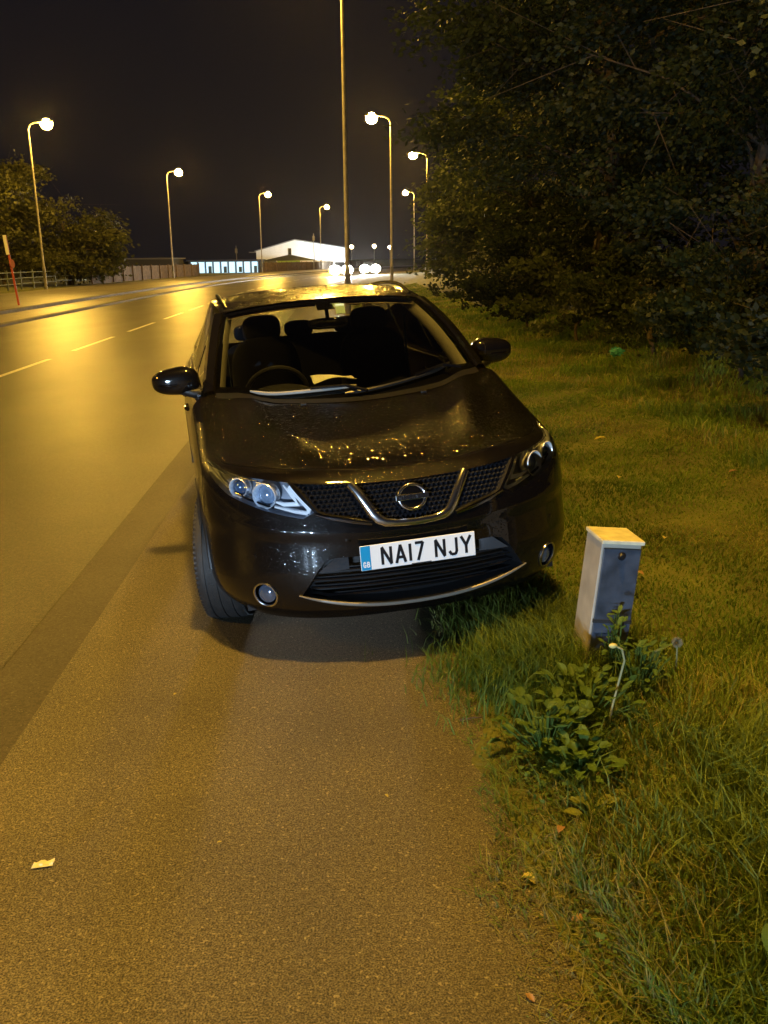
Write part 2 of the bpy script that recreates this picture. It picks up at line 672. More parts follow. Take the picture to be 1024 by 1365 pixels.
# the floodlit white hall
def hall():
    X0, Y0 = -14.2, 170.
    root = empty('white_hall', (X0, Y0, 0), 'floodlit white hall with a low pitched roof', 'building')
    mw = mat('white sheet cladding', (.74, .76, .78), .5, var=.06, scale=1.5)
    xa, xr, xb = 0., 6.8, 16.
    ze, zr, zf = 3.2, 5.0, 3.5
    D = 30
    v = [(xa, 0, 0), (xb, 0, 0), (xb, 0, zf), (xr, 0, zr), (xa, 0, ze), (xa, D, 0), (xb, D, 0), (xb, D, zf), (xr, D, zr), (xa, D, ze)]
    MB().add(v, [[0, 1, 2, 3, 4], [5, 9, 8, 7, 6], [0, 4, 9, 5], [1, 6, 7, 2]]).build('wall', mw, root, smooth=False)
    rv = [(xa - .3, -.3, ze - .08), (xr, -.3, zr + .03), (xr, D, zr + .03), (xa - .3, D, ze - .08), (xb + .3, -.3, zf - .08), (xb + .3, D, zf - .08)]
    rv += [(p[0], p[1], p[2] + .16) for p in rv]
    MB().add(rv, [[0, 3, 2, 1], [1, 2, 5, 4], [6, 7, 8, 9], [7, 10, 11, 8], [0, 1, 7, 6], [1, 4, 10, 7], [0, 6, 9, 3], [4, 5, 11, 10]]).build('roof', mat('hall roof', (.16, .17, .18), .5), root, smooth=False)
    wn = slab(MB(), 5.6, 6.1, -.06, .02, 2.3, 3.6).build('window', mat('dark window', (.01, .012, .015), .1), root, smooth=False)
    MB().add(*ringbox(5.55, 6.15, -.09, 2.25, 3.65, .06)).build('frame', M_LANT, wn, smooth=False)
    slab(MB(), .6, 3.4, -.07, .02, .2, 1.7).build('door', mat('grey roller door', (.10, .11, .12), .5), root, smooth=False)
    slab(MB(), 3.6, 7.6, -.05, .01, .3, 2.0).build('green_panel', mat('green cladding', (.24, .38, .06), .5), root, smooth=False)
    slab(MB(), -1.2, .0, -1.0, 3, 2.95, 3.1).build('canopy', M_LANT, root, smooth=False)
    fl = MB()
    fl.box((8.2, -.18, 4.35), (.35, .22, .28))
    fl.build('floodlight', mat('floodlight glass', (0, 0, 0), .5, emit=(.75, .9, 1), estr=6), root, smooth=False)
    sp = bpy.data.lights.new('floodlight_beam', 'SPOT')
    sp.energy = 9000
    sp.color = (.72, .90, 1)
    sp.spot_size = R(120)
    sp.spot_blend = .8
    sp.shadow_soft_size = .3
    so = bpy.data.objects.new('floodlight_beam', sp)
    COL.objects.link(so)
    so.parent = root
    so.location = (15, -9, 1.0)
    so.rotation_euler = Vector((-.42, .9, .18)).to_track_quat('-Z', 'Y').to_euler()


def ringbox(x0, x1, y, z0, z1, t):
    v = []
    f = []
    for (a, b, c, d) in ((x0, x1, z0, z0 + t), (x0, x1, z1 - t, z1), (x0, x0 + t, z0 + t, z1 - t), (x1 - t, x1, z0 + t, z1 - t)):
        k = len(v)
        v += [(a, y, c), (b, y, c), (b, y, d), (a, y, d), (a, y + .05, c), (b, y + .05, c), (b, y + .05, d), (a, y + .05, d)]
        f += [[k, k + 1, k + 2, k + 3], [k, k + 4, k + 5, k + 1], [k + 3, k + 2, k + 6, k + 7], [k, k + 3, k + 7, k + 4], [k + 1, k + 5, k + 6, k + 2]]
    return v, f


hall()


def showroom():
    root = empty('glass_showroom', (-19.5, 128, 0), 'low building with a brightly lit cool white glass front', 'building')
    slab(MB(), -.2, 9.2, .35, 8, 0, 1.62).build('wall', mat('showroom wall', (.03, .04, .07), .6), root, smooth=False)
    slab(MB(), -.4, 9.4, -.1, 8.2, 1.64, 1.82).build('roof', mat('dark blue fascia', (.02, .04, .12), .5), root, smooth=False)
    n = 9
    mp = mat('lit shop window', (.1, .1, .1), .3, emit=(.55, .85, 1.0), estr=1.5)
    for k in range(n):
        x0, x1 = k * 9.0 / n + .05, (k + 1) * 9.0 / n - .05
        w = slab(MB(), x0, x1, .27, .33, .06, 1.60).build('window', mp, root, smooth=False)
        g = MB()
        g.add(*ringbox(x0, x1, .2, .06, 1.6, .07))
        if k % 2 == 0:
            g.box(((x0 + x1) / 2 + .1, .18, .55), (.42, .1, .7 + .1 * (k % 3)))
        g.build('frame', mat('blue frame', (.05, .12, .22), .5), w, smooth=False)


showroom()
root = empty('long_shed', (-33, 122, 0), 'long dark flat roofed shed behind the brown fence', 'building')
slab(MB(), 0, 12.2, 0, 9, 0, 1.95).build('wall', mat('shed wall', (.03, .03, .035), .7), root, smooth=False)
slab(MB(), -.3, 12.5, -.3, 9.3, 1.96, 2.12).build('roof', mat('shed roof', (.12, .12, .13), .6), root, smooth=False)
root = empty('shelter', (-7.9, 158, 0), 'grey hipped roof shelter before the white hall', 'building')
MB().add([(-4.6, 0, 1.55), (4.6, 0, 1.55), (4.6, 5, 1.55), (-4.6, 5, 1.55), (0, 2.5, 2.55)], [[0, 1, 4], [1, 2, 4], [2, 3, 4], [3, 0, 4], [0, 3, 2, 1]]).build('roof', mat('shelter roof', (.04, .045, .055), .6), root, smooth=False)
for x, yy in ((-4, .4), (4, .4), (-4, 4.6), (4, 4.6)):
    MB().box((x, yy, .77), (.15, .15, 1.54)).build('post', M_POST, root, smooth=False)
for (x, y, h, lb) in ((-15.6, 150, 3.9, 'thin dark mast rising behind the lit glass front'), (-3.9, 162, 5.9, 'thin mast in front of the white hall gable')):
    root = empty('mast', (x, y, 0), lb, 'mast', 'thin masts by the far buildings')
    MB().tube([(0, 0, 0), (0, 0, h)], [.10, .05], 8).build('pole', M_LANT, root)
    MB().box((0, -.1, h - .8), (.35, .15, .7)).build('head', M_LANT, root, smooth=False)

# sign on a red post by the second kerb
root = empty('road_sign', (-12.75, 38.6, .1), 'leaning red post with a pale sign seen edge on, by the far kerb', 'sign')
root.rotation_euler = (0, R(-5), R(0))
mr = mat('red post paint', (.30, .045, .02), .5)
MB().tube([(0, 0, 0), (0, 0, 2.7)], .045, 10).build('post', mr, root)
MB().box((-.02, -.06, 2.34), (.12, .03, .74), Matrix.Rotation(R(20), 3, 'Z')).build('sign_plate', mat('pale sign face', (.55, .55, .52), .4), root, smooth=False, bevel=.01)
MB().lathe([(.001, -.015), (.17, -.015), (.17, .015), (.001, .015)], Matrix.Translation((.07, -.05, 1.62)) @ Matrix.Rotation(R(78), 4, 'Z') @ Matrix.Rotation(R(90), 4, 'X'), 24).build('red_disc', mr, root)

# ------------------------------------------------------------------ trees
def leafmat(name, c, spread=.5):
    m = mat(name, c, .6, var=spread, scale=.9, spec=.3, detail=5)
    nt = m.node_tree
    b = nt.nodes['Principled BSDF']
    o = nt.nodes['Material Output']
    t = nt.nodes.new('ShaderNodeBsdfTranslucent')
    t.inputs['Color'].default_value = (c[0] * 1.2, c[1] * 1.3, c[2], 1)
    mx = nt.nodes.new('ShaderNodeMixShader')
    mx.inputs[0].default_value = .25
    nt.links.new(b.outputs[0], mx.inputs[1])
    nt.links.new(t.outputs[0], mx.inputs[2])
    nt.links.new(mx.outputs[0], o.inputs['Surface'])
    return m


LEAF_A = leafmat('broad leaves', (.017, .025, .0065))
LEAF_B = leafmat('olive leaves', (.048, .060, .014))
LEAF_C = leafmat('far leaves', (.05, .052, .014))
BARK = mat('bark', (.075, .055, .035), .9, var=.4, scale=12, bump=.6, bscale=30)


def leaf_quads(P, D, size, g, flat=.5):
    """P centres (n,3), D rough directions (n,3): pointed leaf quads"""
    n = len(P)
    t = D + g.normal(0, .55, (n, 3))
    t /= np.linalg.norm(t, axis=1)[:, None] + 1e-9
    r = g.normal(0, 1, (n, 3))
    r[:, 2] *= flat
    b = np.cross(t, r)
    b /= np.linalg.norm(b, axis=1)[:, None] + 1e-9
    s = size * g.uniform(.55, 1.25, (n, 1))
    return np.stack([P, P + t * s * .45 + b * s * .30, P + t * s, P + t * s * .45 - b * s * .30], 1)


def make_tree(name, x, y, z, height, blobs, nclump, per, leaf, lm, label, seed, group, trunk_r=.16, clump_r=.42, droop=.25):
    """blobs: (dx, dy, z, rx, ry, rz) crown masses; twigs end in clumps of leaves"""
    g = np.random.default_rng(seed)
    root = empty(name, (x, y, z), label, 'tree' if 'tree' in name else 'shrub', group)
    vol = np.array([b[3] * b[4] * b[5] for b in blobs]) ** .75
    vol /= vol.sum()
    ks = g.choice(len(blobs), nclump, p=vol)
    u = g.normal(0, 1, (nclump, 3))
    u /= np.linalg.norm(u, axis=1)[:, None]
    rad = g.uniform(.35, 1.06, (nclump, 1)) ** .45
    B = np.array(blobs)[ks]
    # the crown is a set of flattened boughs with dark gaps between them
    nb = max(10, nclump // 30)
    bs = g.choice(len(blobs), nb, p=vol)
    bu = g.normal(0, 1, (nb, 3))
    bu /= np.linalg.norm(bu, axis=1)[:, None]
    BB = np.array(blobs)[bs]
    BC = BB[:, :3] + bu * (g.uniform(.25, 1.08, (nb, 1)) ** .5) * BB[:, 3:6]
    br = BB[:, 3:6].mean(1, keepdims=True) * g.uniform(.20, .46, (nb, 1))
    pick = g.integers(0, nb, nclump)
    loose = g.uniform(0, 1, (nclump, 1)) < .16
    C = np.where(loose, B[:, :3] + u * rad * B[:, 3:6], BC[pick] + u * rad * br[pick] * np.array([1.25, 1.25, .50]))
    C = C[C[:, 2] > .25]
    n = len(C)
    out = C.copy()
    out[:, 2] = 0
    out /= np.linalg.norm(out, axis=1)[:, None] + 1e-6
    D0 = out * 1.0 + np.array([0, 0, -droop])
    # leaves lie along short sprays running out from each clump
    P = np.repeat(C, per, 0)
    D = np.repeat(D0, per, 0)
    spray = np.repeat(g.normal(0, 1, (n, 3)) * np.array([.6, .6, .25]) + D0, per, 0)
    spray /= np.linalg.norm(spray, axis=1)[:, None]
    cs = np.repeat(clump_r * g.uniform(.5, 1.5, (n, 1)), per, 0)
    P = P + spray * g.uniform(-1, 1, (len(P), 1)) * cs + g.normal(0, .33, P.shape) * cs * np.array([1, 1, .45])
    npmesh('crown', leaf_quads(P, spray + D * .5, leaf, g), 4, lm, root)
    # trunk and limbs
    mb = MB()
    th = height * .72
    pts = [Vector((.25 * math.sin(k * .9 + seed) * k / 6, .2 * math.cos(k * 1.3 + seed) * k / 6, th * k / 8)) for k in range(9)]
    mb.tube(pts, [trunk_r * (1.15 - k / 9) for k in range(9)], 9)
    mb.build('trunk', BARK, root)
    bb = MB()
    sel = g.choice(n, min(n, 46 if height > 4 else 10), replace=False)
    for i in sel:
        tip = Vector(C[i])
        k = min(7, max(1, int(8 * max(.08, (tip.z - .25 * math.hypot(tip.x, tip.y)) / th))))
        a = pts[k]
        mid = lerp(a, tip, .5) + Vector(g.normal(0, .12, 3)) + Vector((0, 0, .25))
        r0 = trunk_r * .30 * (1 - k / 12)
        bb.tube([a, lerp(a, mid, .55), mid, lerp(mid, tip, .6), tip], [r0, r0 * .7, r0 * .5, r0 * .28, .004], 5, cap=False)
        for q in range(3):
            e = tip + Vector(g.normal(0, .5, 3)) * clump_r * 2.4
            bb.tube([lerp(mid, tip, .3 + .2 * q), e], [r0 * .25, .003], 4, cap=False)
    bb.build('branches', BARK, root)
    return root


GT = 'trees crowding the verge on the right'
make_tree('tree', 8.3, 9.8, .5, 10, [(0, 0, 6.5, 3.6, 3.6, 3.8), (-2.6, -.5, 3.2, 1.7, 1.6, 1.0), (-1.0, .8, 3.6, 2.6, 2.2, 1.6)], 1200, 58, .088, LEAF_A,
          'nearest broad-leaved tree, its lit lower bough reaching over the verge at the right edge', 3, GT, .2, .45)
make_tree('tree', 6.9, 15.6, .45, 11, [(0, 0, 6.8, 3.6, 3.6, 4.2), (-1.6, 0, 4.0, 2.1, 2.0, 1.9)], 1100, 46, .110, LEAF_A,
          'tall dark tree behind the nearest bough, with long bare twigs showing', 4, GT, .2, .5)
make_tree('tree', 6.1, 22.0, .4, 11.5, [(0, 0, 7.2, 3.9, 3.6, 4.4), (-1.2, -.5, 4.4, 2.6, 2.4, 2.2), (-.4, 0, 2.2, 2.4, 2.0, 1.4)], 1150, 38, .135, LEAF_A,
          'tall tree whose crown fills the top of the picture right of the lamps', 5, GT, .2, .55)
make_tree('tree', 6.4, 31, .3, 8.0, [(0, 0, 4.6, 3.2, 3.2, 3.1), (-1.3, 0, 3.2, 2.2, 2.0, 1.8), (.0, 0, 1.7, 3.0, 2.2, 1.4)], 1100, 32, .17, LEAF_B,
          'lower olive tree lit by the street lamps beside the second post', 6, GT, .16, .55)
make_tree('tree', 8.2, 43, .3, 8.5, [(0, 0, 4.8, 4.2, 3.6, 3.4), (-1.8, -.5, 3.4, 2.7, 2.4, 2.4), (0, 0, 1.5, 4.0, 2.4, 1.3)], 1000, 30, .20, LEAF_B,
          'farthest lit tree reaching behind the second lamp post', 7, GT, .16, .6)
make_tree('tree', 12.5, 17, .5, 11, [(0, 0, 6, 4.5, 4.5, 5)], 500, 26, .2, LEAF_A, 'dark tree in the back of the thicket, mostly hidden', 8, GT, .2, .6)
make_tree('tree', 13.0, 29, .5, 11, [(0, 0, 6, 4.8, 4.5, 5)], 500, 26, .22, LEAF_A, 'dark tree behind the tall crown, mostly hidden by it', 9, GT, .2, .6)
GS = 'shrubs under the trees on the right'
for k, (x, y, h, w, lb) in enumerate(((4.9, 8.4, 1.1, 1.2, 'low dark shrub at the right edge of the mown verge'), (4.9, 11.2, 1.4, 1.3, 'dark shrub under the nearest tree bough'),
                                      (4.9, 14.4, 1.5, 1.25, 'shrub with a teal bag caught in its side'), (4.5, 17.6, 1.7, 1.25, 'paler nettle-like shrub behind the right door mirror'),
                                      (4.3, 21.4, 1.9, 1.3, 'shrub farther along the verge behind the pale one'), (4.5, 26, 2.0, 1.6, 'shrub at the foot of the olive tree'),
                                      (6.4, 12.6, 2.4, 1.9, 'tall dark shrub filling the gap under the crowns'), (7.0, 8.0, 2.2, 1.9, 'big dark shrub beyond the right picture edge'),
                                      (6.6, 18.5, 2.6, 2.0, 'tall shrub between the two dark trunks'))):
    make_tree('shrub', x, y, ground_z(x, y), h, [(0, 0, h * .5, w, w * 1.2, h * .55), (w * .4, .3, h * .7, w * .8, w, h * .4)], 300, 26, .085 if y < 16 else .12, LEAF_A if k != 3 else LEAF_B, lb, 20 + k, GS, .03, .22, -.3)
GL = 'trees beyond the far pavement'
for k, (x, y, h, r, lb) in enumerate(((-27.5, 66, 12.4, 5.2, 'tall olive tree at the left edge behind the first lamp'), (-24.2, 71, 9.2, 4.6, 'middle round tree right of the leftmost lamp post'),
                                      (-20.6, 75, 6.8, 3.6, 'smallest tree at the right end of the far clump'), (-31, 62, 11, 5, 'tree cut by the left picture edge'))):
    make_tree('tree', x, y, 0, h, [(0, 0, h * .58, r, r, h * .40), (r * .3, 0, h * .36, r * .9, r * .8, h * .28)], 620, 26, .30, LEAF_C, lb, 40 + k, GL, .22, .8)

# ------------------------------------------------------------------ teal bag in the shrub
def crumple(name, c, r, m, label, cat, seed, amp=.45, flat=1.):
    g = np.random.default_rng(seed)
    bm = bmesh.new()
    bmesh.ops.create_icosphere(bm, subdivisions=3, radius=1)
    for v_ in bm.verts:
        q = v_.co
        n_ = 1 + amp * (math.sin(q.x * 5 + seed) * math.sin(q.y * 6 + 1) + .6 * math.sin(q.z * 9 + q.x * 7)) + g.normal(0, .08)
        v_.co = Vector((q.x * r[0], q.y * r[1], q.z * r[2])) * n_
    me = bpy.data.meshes.new(name)
    bm.to_mesh(me)
    bm.free()
    o = link(name, me, m)
    o.location = c
    return tag(o, label, cat)


crumple('plastic_bag', (3.98, 13.3, .44), (.10, .06, .06), mat('teal plastic', (.05, .26, .22), .35), 'crumpled teal plastic bag caught at the foot of the dark shrubs', 'bag', 3, .22)

# ------------------------------------------------------------------ grass
G1 = leafmat('green blades', (.085, .145, .018), .45)
G2 = leafmat('olive blades', (.14, .19, .028), .45)
G3 = leafmat('straw blades', (.24, .22, .07), .4)


def blades(n, xf, yf, hf, wf, seed, lean=.5):
    g = np.random.default_rng(seed)
    x, y = xf(g, n), yf(g, n)
    x = x(y) if callable(x) else x
    z = ground_zs(x, y)
    h = hf(g, x, y)
    w = wf(g, x, y)
    a = g.uniform(0, 2 * np.pi, n)
    # neighbouring blades lean together
    fa = 2.2 * np.sin(x * 2.1 + 1.3 * y) + 1.7 * np.cos(y * 1.7 - x) + g.normal(0, 1.8, n)
    l_ = g.uniform(.1, 1., n) * lean * h * 1.3
    d = np.stack([np.cos(fa), np.sin(fa), np.zeros(n)], 1) * l_[:, None]
    b = np.stack([np.cos(a), np.sin(a), np.zeros(n)], 1) * w[:, None] * .5
    P = np.stack([x, y, z - .006], 1)
    M1 = P + d * .32 + np.stack([np.zeros(n), np.zeros(n), h * .58], 1)
    T1 = P + d + np.stack([np.zeros(n), np.zeros(n), h * g.uniform(.75, 1., n)], 1)
    q1 = np.stack([P - b, P + b, M1 + b * .8, M1 - b * .8], 1)
    q2 = np.stack([M1 - b * .8, M1 + b * .8, T1 + b * .12, T1 - b * .12], 1)
    return np.concatenate([q1, q2], 0), np.concatenate([np.arange(n), np.arange(n)])


def noise2(x, y, s):
    return .5 + .25 * np.sin(x * 3.1 * s + 1.7 * np.sin(y * 1.9 * s)) + .25 * np.sin(y * 3.7 * s + 2.1 * np.sin(x * 2.3 * s + 1))


def grass(name, label, n, xr, yr, hbase, wbase, seed, frac=(.5, .35, .15), edge=False, lean=.6, grow=0.):
    g0 = np.random.default_rng(seed + 1)

    def yf(g, n):
        u = g.uniform(0, 1, n)
        return yr[0] * (yr[1] / yr[0]) ** u       # denser close by
    def xf(g, n):
        u = g.uniform(0, 1, n)
        if edge:
            u = u ** 1.5
        return lambda y: xr[0] + .05 * np.sin(y * 5) + .03 * np.sin(y * 13) + u * (xr[1] - xr[0]) + np.array([curve(t) for t in y])
    def hf(g, x, y):
        return hbase * (.45 + .9 * noise2(x, y, 1.3)) * g.uniform(.5, 1.25, len(x)) * (1 + grow * np.clip(y - 6, 0, 30))
    def wf(g, x, y):
        return wbase * g.uniform(.6, 1.3, len(x)) * (1 + .16 * np.clip(y - 4, 0, 60))
    V, idx = blades(n, xf, yf, hf, wf, seed, lean)
    o = npmesh(name, V, 4, G1)
    o.data.materials.append(G2)
    o.data.materials.append(G3)
    x, y = V[:n, 0, 0], V[:n, 0, 1]
    nz = noise2(x, y, .8) * .6 + g0.uniform(0, 1, n) * .55
    mi = np.where(nz < np.quantile(nz, frac[0]), 0, np.where(nz < np.quantile(nz, frac[0] + frac[1]), 1, 2))
    mi = np.concatenate([mi, mi]).astype(np.int32)
    o.data.polygons.foreach_set('material_index', mi)
    return tag(o, label, 'grass', kind='stuff')


grass('mown_grass', 'short mown olive grass covering the verge', 165000, (.62, 3.9), (1.1, 13), .042, .0052, 1, (.42, .46, .12), lean=1.2)
grass('distant_grass', 'rough grass of the verge farther along the road', 45000, (.6, 4.6), (12, 60), .07, .006, 2, (.2, .55, .25))
grass('long_grass', 'long uncut grass along the footpath edge', 30000, (.72, 2.5), (1.0, 3.9), .095, .0052, 3, (.62, .28, .10), edge=True, lean=.8)
grass('edge_grass', 'low trailing grass creeping over the footpath edge', 12000, (.42, .85), (1.0, 9), .050, .0045, 5, (.25, .40, .35), lean=1.5)
grass('bank_grass', 'dark long grass at the foot of the shrubs', 22000, (3.3, 5.6), (5, 30), .12, .007, 6, (.4, .5, .1))


def tuft(x0, y0, r, n, h, label, seed, mats=(.75, .2, .05)):
    g = np.random.default_rng(seed)
    def xf(g, n):
        return x0 + g.normal(0, r, n)
    V, _ = blades(n, xf, lambda g, n: y0 + g.normal(0, r, n), lambda g, x, y: h * g.uniform(.4, 1.1, len(x)), lambda g, x, y: .005 * g.uniform(.6, 1.3, len(x)), seed, .7)
    o = npmesh('grass_tuft', V, 4, (G1, G2)[seed % 2])
    return tag(o, label, 'grass', 'long grass tufts on the verge', 'stuff')


tuft(.95, 3.95, .20, 4600, .17, 'bright tuft under the right corner of the bumper', 61)
tuft(.74, 3.66, .17, 3200, .14, 'tuft left of the grey pillar', 62)
tuft(1.42, 2.75, .17, 2400, .20, 'thick tuft right of the leafy weeds', 63)
tuft(1.55, 2.25, .20, 2600, .20, 'thick tuft at the right edge', 65)
tuft(1.1, 2.35, .15, 1500, .15, 'tuft below the leafy weeds', 67)

# ------------------------------------------------------------------ weeds
WEED = leafmat('weed leaf', (.085, .15, .028), .3)
WEED2 = leafmat('yellow weed leaf', (.19, .21, .04), .3)


def leaf_plate(mb, base, d, L, wd, up, cup=.2, teeth=0):
    """one broad leaf: bent blade with a midrib fold, outline optionally toothed"""
    d = Vector(d).normalized()
    n = 8
    sd = d.cross(Vector((0, 0, 1))).normalized()
    rows = []
    for i in range(n + 1):
        t = i / n
        w = wd * math.sin(math.pi * min(1, t * .94 + .04)) ** .75 * (1 - .3 * t)
        if teeth and i % 2:
            w *= .72
        c = Vector(base) + d * L * t + Vector((0, 0, up * L * math.sin(t * 2.2)))
        rows.append([c + sd * w * k / 2 + Vector((0, 0, cup * w * abs(k / 2))) for k in (-2, -1, 0, 1, 2)])
    v, f = grid(rows)
    mb.add(v, f)


def weed(name, x, y, n, L, wd, label, seed, m=WEED, spread=.05, tall=.1, teeth=0, group=None, cat='weed'):
    g = random.Random(seed)
    root = empty(name, (x, y, ground_z(x, y)), label, cat, group)
    mb = MB()
    st = MB()
    for k in range(n):
        a = g.uniform(0, 6.28)
        r = g.uniform(0, spread)
        h = g.uniform(.01, tall)
        b = (r * math.cos(a) * 1.0, r * math.sin(a), h)
        leaf_plate(mb, b, (math.cos(a + g.uniform(-.7, .7)), math.sin(a + g.uniform(-.7, .7)), g.uniform(-.2, .7)), L * g.uniform(.6, 1.2), wd * g.uniform(.7, 1.2), g.uniform(-.1, .3), g.uniform(.0, .5), teeth)
        if h > .04:
            st.tube([(b[0] * .3, b[1] * .3, 0), (b[0] * .7, b[1] * .7, h * .6), b], [.003, .0025, .002], 5)
    mb.build('leaves', m, root)
    if st.v:
        st.build('stems', m, root)
    return root


GW = 'leafy weeds at the path edge'
weed('leafy_weed', .72, 3.02, 95, .058, .022, 'broad-leaved weed clump spilling onto the asphalt', 1, spread=.18, tall=.16, group=GW)
weed('leafy_weed', .80, 2.84, 70, .055, .022, 'darker low weed just below the broad-leaved clump', 2, spread=.12, tall=.10, group=GW)
weed('leafy_weed', .92, 3.24, 90, .052, .018, 'weed clump between the pillar and the asphalt', 3, spread=.19, tall=.17, group=GW)
weed('leafy_weed', 1.18, 3.42, 80, .048, .016, 'dark leafy weed hugging the foot of the grey pillar', 4, spread=.13, tall=.20, group=GW)
weed('climbing_weed', 1.12, 3.54, 46, .040, .014, 'thin upright weed growing up the front of the grey pillar', 5, spread=.05, tall=.30, cat='weed')
weed('dock_plant', 1.03, 1.78, 7, .12, .036, 'large single dock leaves at the bottom right corner', 6, m=WEED, spread=.05, tall=.10)
weed('dock_plant', 1.28, 1.82, 5, .08, .03, 'yellowing dock leaf beside the bottom right corner', 8, m=WEED2, spread=.04, tall=.10)
weed('flat_weed', .78, 2.60, 12, .06, .024, 'yellowish flat weed rosette on the path edge', 9, m=WEED2, spread=.06, tall=.03)
# stalk with a closed bud
root = empty('bud_stalk', (.98, 3.12, ground_z(.98, 3.12)), 'pale curved flower stalk with a closed yellow bud', 'flower')
STALK = mat('pale stalk', (.30, .30, .14), .6)
MB().tube([(0, 0, 0), (.012, 0, .10), (.035, .01, .2), (.050, .01, .275), (.035, 0, .325), (.015, 0, .335)], .0042, 6).build('stem', STALK, root)
g = MB()
ell(g, (.0, 0, .34), (.016, .010, .010), None, 12, 8)
g.build('bud', mat('bud', (.55, .5, .18), .6), root)
# seed head
root = empty('seed_head', (1.36, 3.48, ground_z(1.36, 3.48)), 'round pale dandelion clock on a thin stem right of the pillar', 'flower')
MB().tube([(0, 0, 0), (.004, 0, .1), (.0, 0, .175)], .003, 6).build('stem', STALK, root)
gg = np.random.default_rng(5)
dd = gg.normal(0, 1, (700, 3))
dd /= np.linalg.norm(dd, axis=1)[:, None]
P0 = dd * .011 + np.array([0, 0, .18])
npmesh('clock', leaf_quads(P0, dd * 8, .011, gg), 4, mat('seed fluff', (.26, .24, .14), .8), root)

# low clover and creeping leaves knitting the verge together
def ground_cover():
    g = np.random.default_rng(77)
    n = 15000
    y = 1.1 * (5.5 / 1.1) ** g.uniform(0, 1, n)
    x = .60 + g.uniform(0, 1, n) ** 1.3 * 2.3
    k = noise2(x, y, 2.1) + g.normal(0, .10, n) > .52
    x, y = x[k], y[k]
    z = ground_zs(x, y) + g.uniform(.01, .055, len(x))
    P = np.stack([x, y, z], 1)
    D = g.normal(0, 1, P.shape) * np.array([1, 1, .35])
    D /= np.linalg.norm(D, axis=1)[:, None]
    t = D
    up = np.array([0, 0, 1.]) + g.normal(0, .35, P.shape)
    b = np.cross(t, up)
    b /= np.linalg.norm(b, axis=1)[:, None]
    s = g.uniform(.009, .022, (len(x), 1))
    V = np.stack([P, P + t * s * .45 + b * s * .42, P + t * s, P + t * s * .45 - b * s * .42], 1)
    tag(npmesh('ground_cover', V, 4, WEED), 'small clover-like leaves mixed into the verge grass', 'ground cover', kind='stuff')


ground_cover()
for x, y, L, a, lb in ((.44, 3.30, .10, .1, 'dark twig on the asphalt left of the weeds'), (.52, 3.12, .07, .5, 'smaller dark twig nearer the leafy weeds')):
    mb = MB().tube([(0, 0, .006), (L * .5 * math.cos(a), L * .5 * math.sin(a), .012), (L * math.cos(a), L * math.sin(a) + .01, .006)], [.004, .003, .0015], 5)
    mb.tube([(L * .4, .01, .008), (L * .55, -.025, .006)], [.0025, .001], 4)
    o = mb.build('twig', BARK)
    o.location = (x, y, .002)
    tag(o, lb, 'twig', 'twigs on the asphalt')

# ------------------------------------------------------------------ litter
LEAFY = mat('fallen yellow leaf', (.45, .38, .08), .6)
LEAFB = mat('fallen brown leaf', (.30, .17, .08), .7)
for k, (x, y, L, m, lb) in enumerate(((.50, 2.33, .042, LEAFY, 'yellow fallen leaf on the asphalt beside the grass'), (.535, 2.30, .038, LEAFY, 'second yellow leaf touching the first at the path edge'),
                                      (.66, 2.50, .045, LEAFB, 'curled orange brown leaf just above the yellow pair'), (.60, 2.14, .05, LEAFB, 'brown leaf below the yellow pair'),
                                      (.44, 1.86, .03, LEAFB, 'small orange leaf near the bottom of the path'), (1.95, 5.3, .06, LEAFY, 'pale leaf in the mown grass above the pillar'),
                                      (2.35, 8.4, .12, LEAFY, 'pale leaf far out on the mown verge'), (1.62, 4.7, .05, LEAFB, 'orange leaf right of the pillar top'),
                                      (2.15, 6.9, .08, LEAFY, 'pale leaf beside the car on the verge'), (3.0, 6.9, .07, LEAFB, 'brown leaf near the right shrubs'),
                                      (.13, 2.78, .018, LEAFY, 'tiny pale scrap in the middle of the path'), (-.72, 3.62, .022, LEAFY, 'tiny bright scrap at the gutter'),
                                      (-.42, 2.56, .015, LEAFY, 'tiny pale chip right of the white paper scrap'))):
    mb = MB()
    a = k * 2.1
    leaf_plate(mb, (0, 0, .004), (math.cos(a), math.sin(a), 0), L, L * .38, .12, .5, 1)
    o = mb.build('fallen_leaf', m)
    o.location = (x, y, (ground_z(x, y) + .035) if x > .6 else .002)
    tag(o, lb, 'leaf', 'fallen leaves and scraps')
mb = MB()
v, f = grid([[(-.03 + .06 * i / 6, -.016 + .032 * j / 5 + .01 * i / 6, .004 + .006 * math.sin(i * 1.9) * math.sin(j * 2.3)) for i in range(7)] for j in range(6)])
o = mb.add(v, f).build('paper_scrap', mat('pale litter', (.75, .74, .55), .7))
o.location = (-.935, 2.48, .003)
tag(o, 'small pale crumpled scrap on the asphalt at lower left', 'litter')

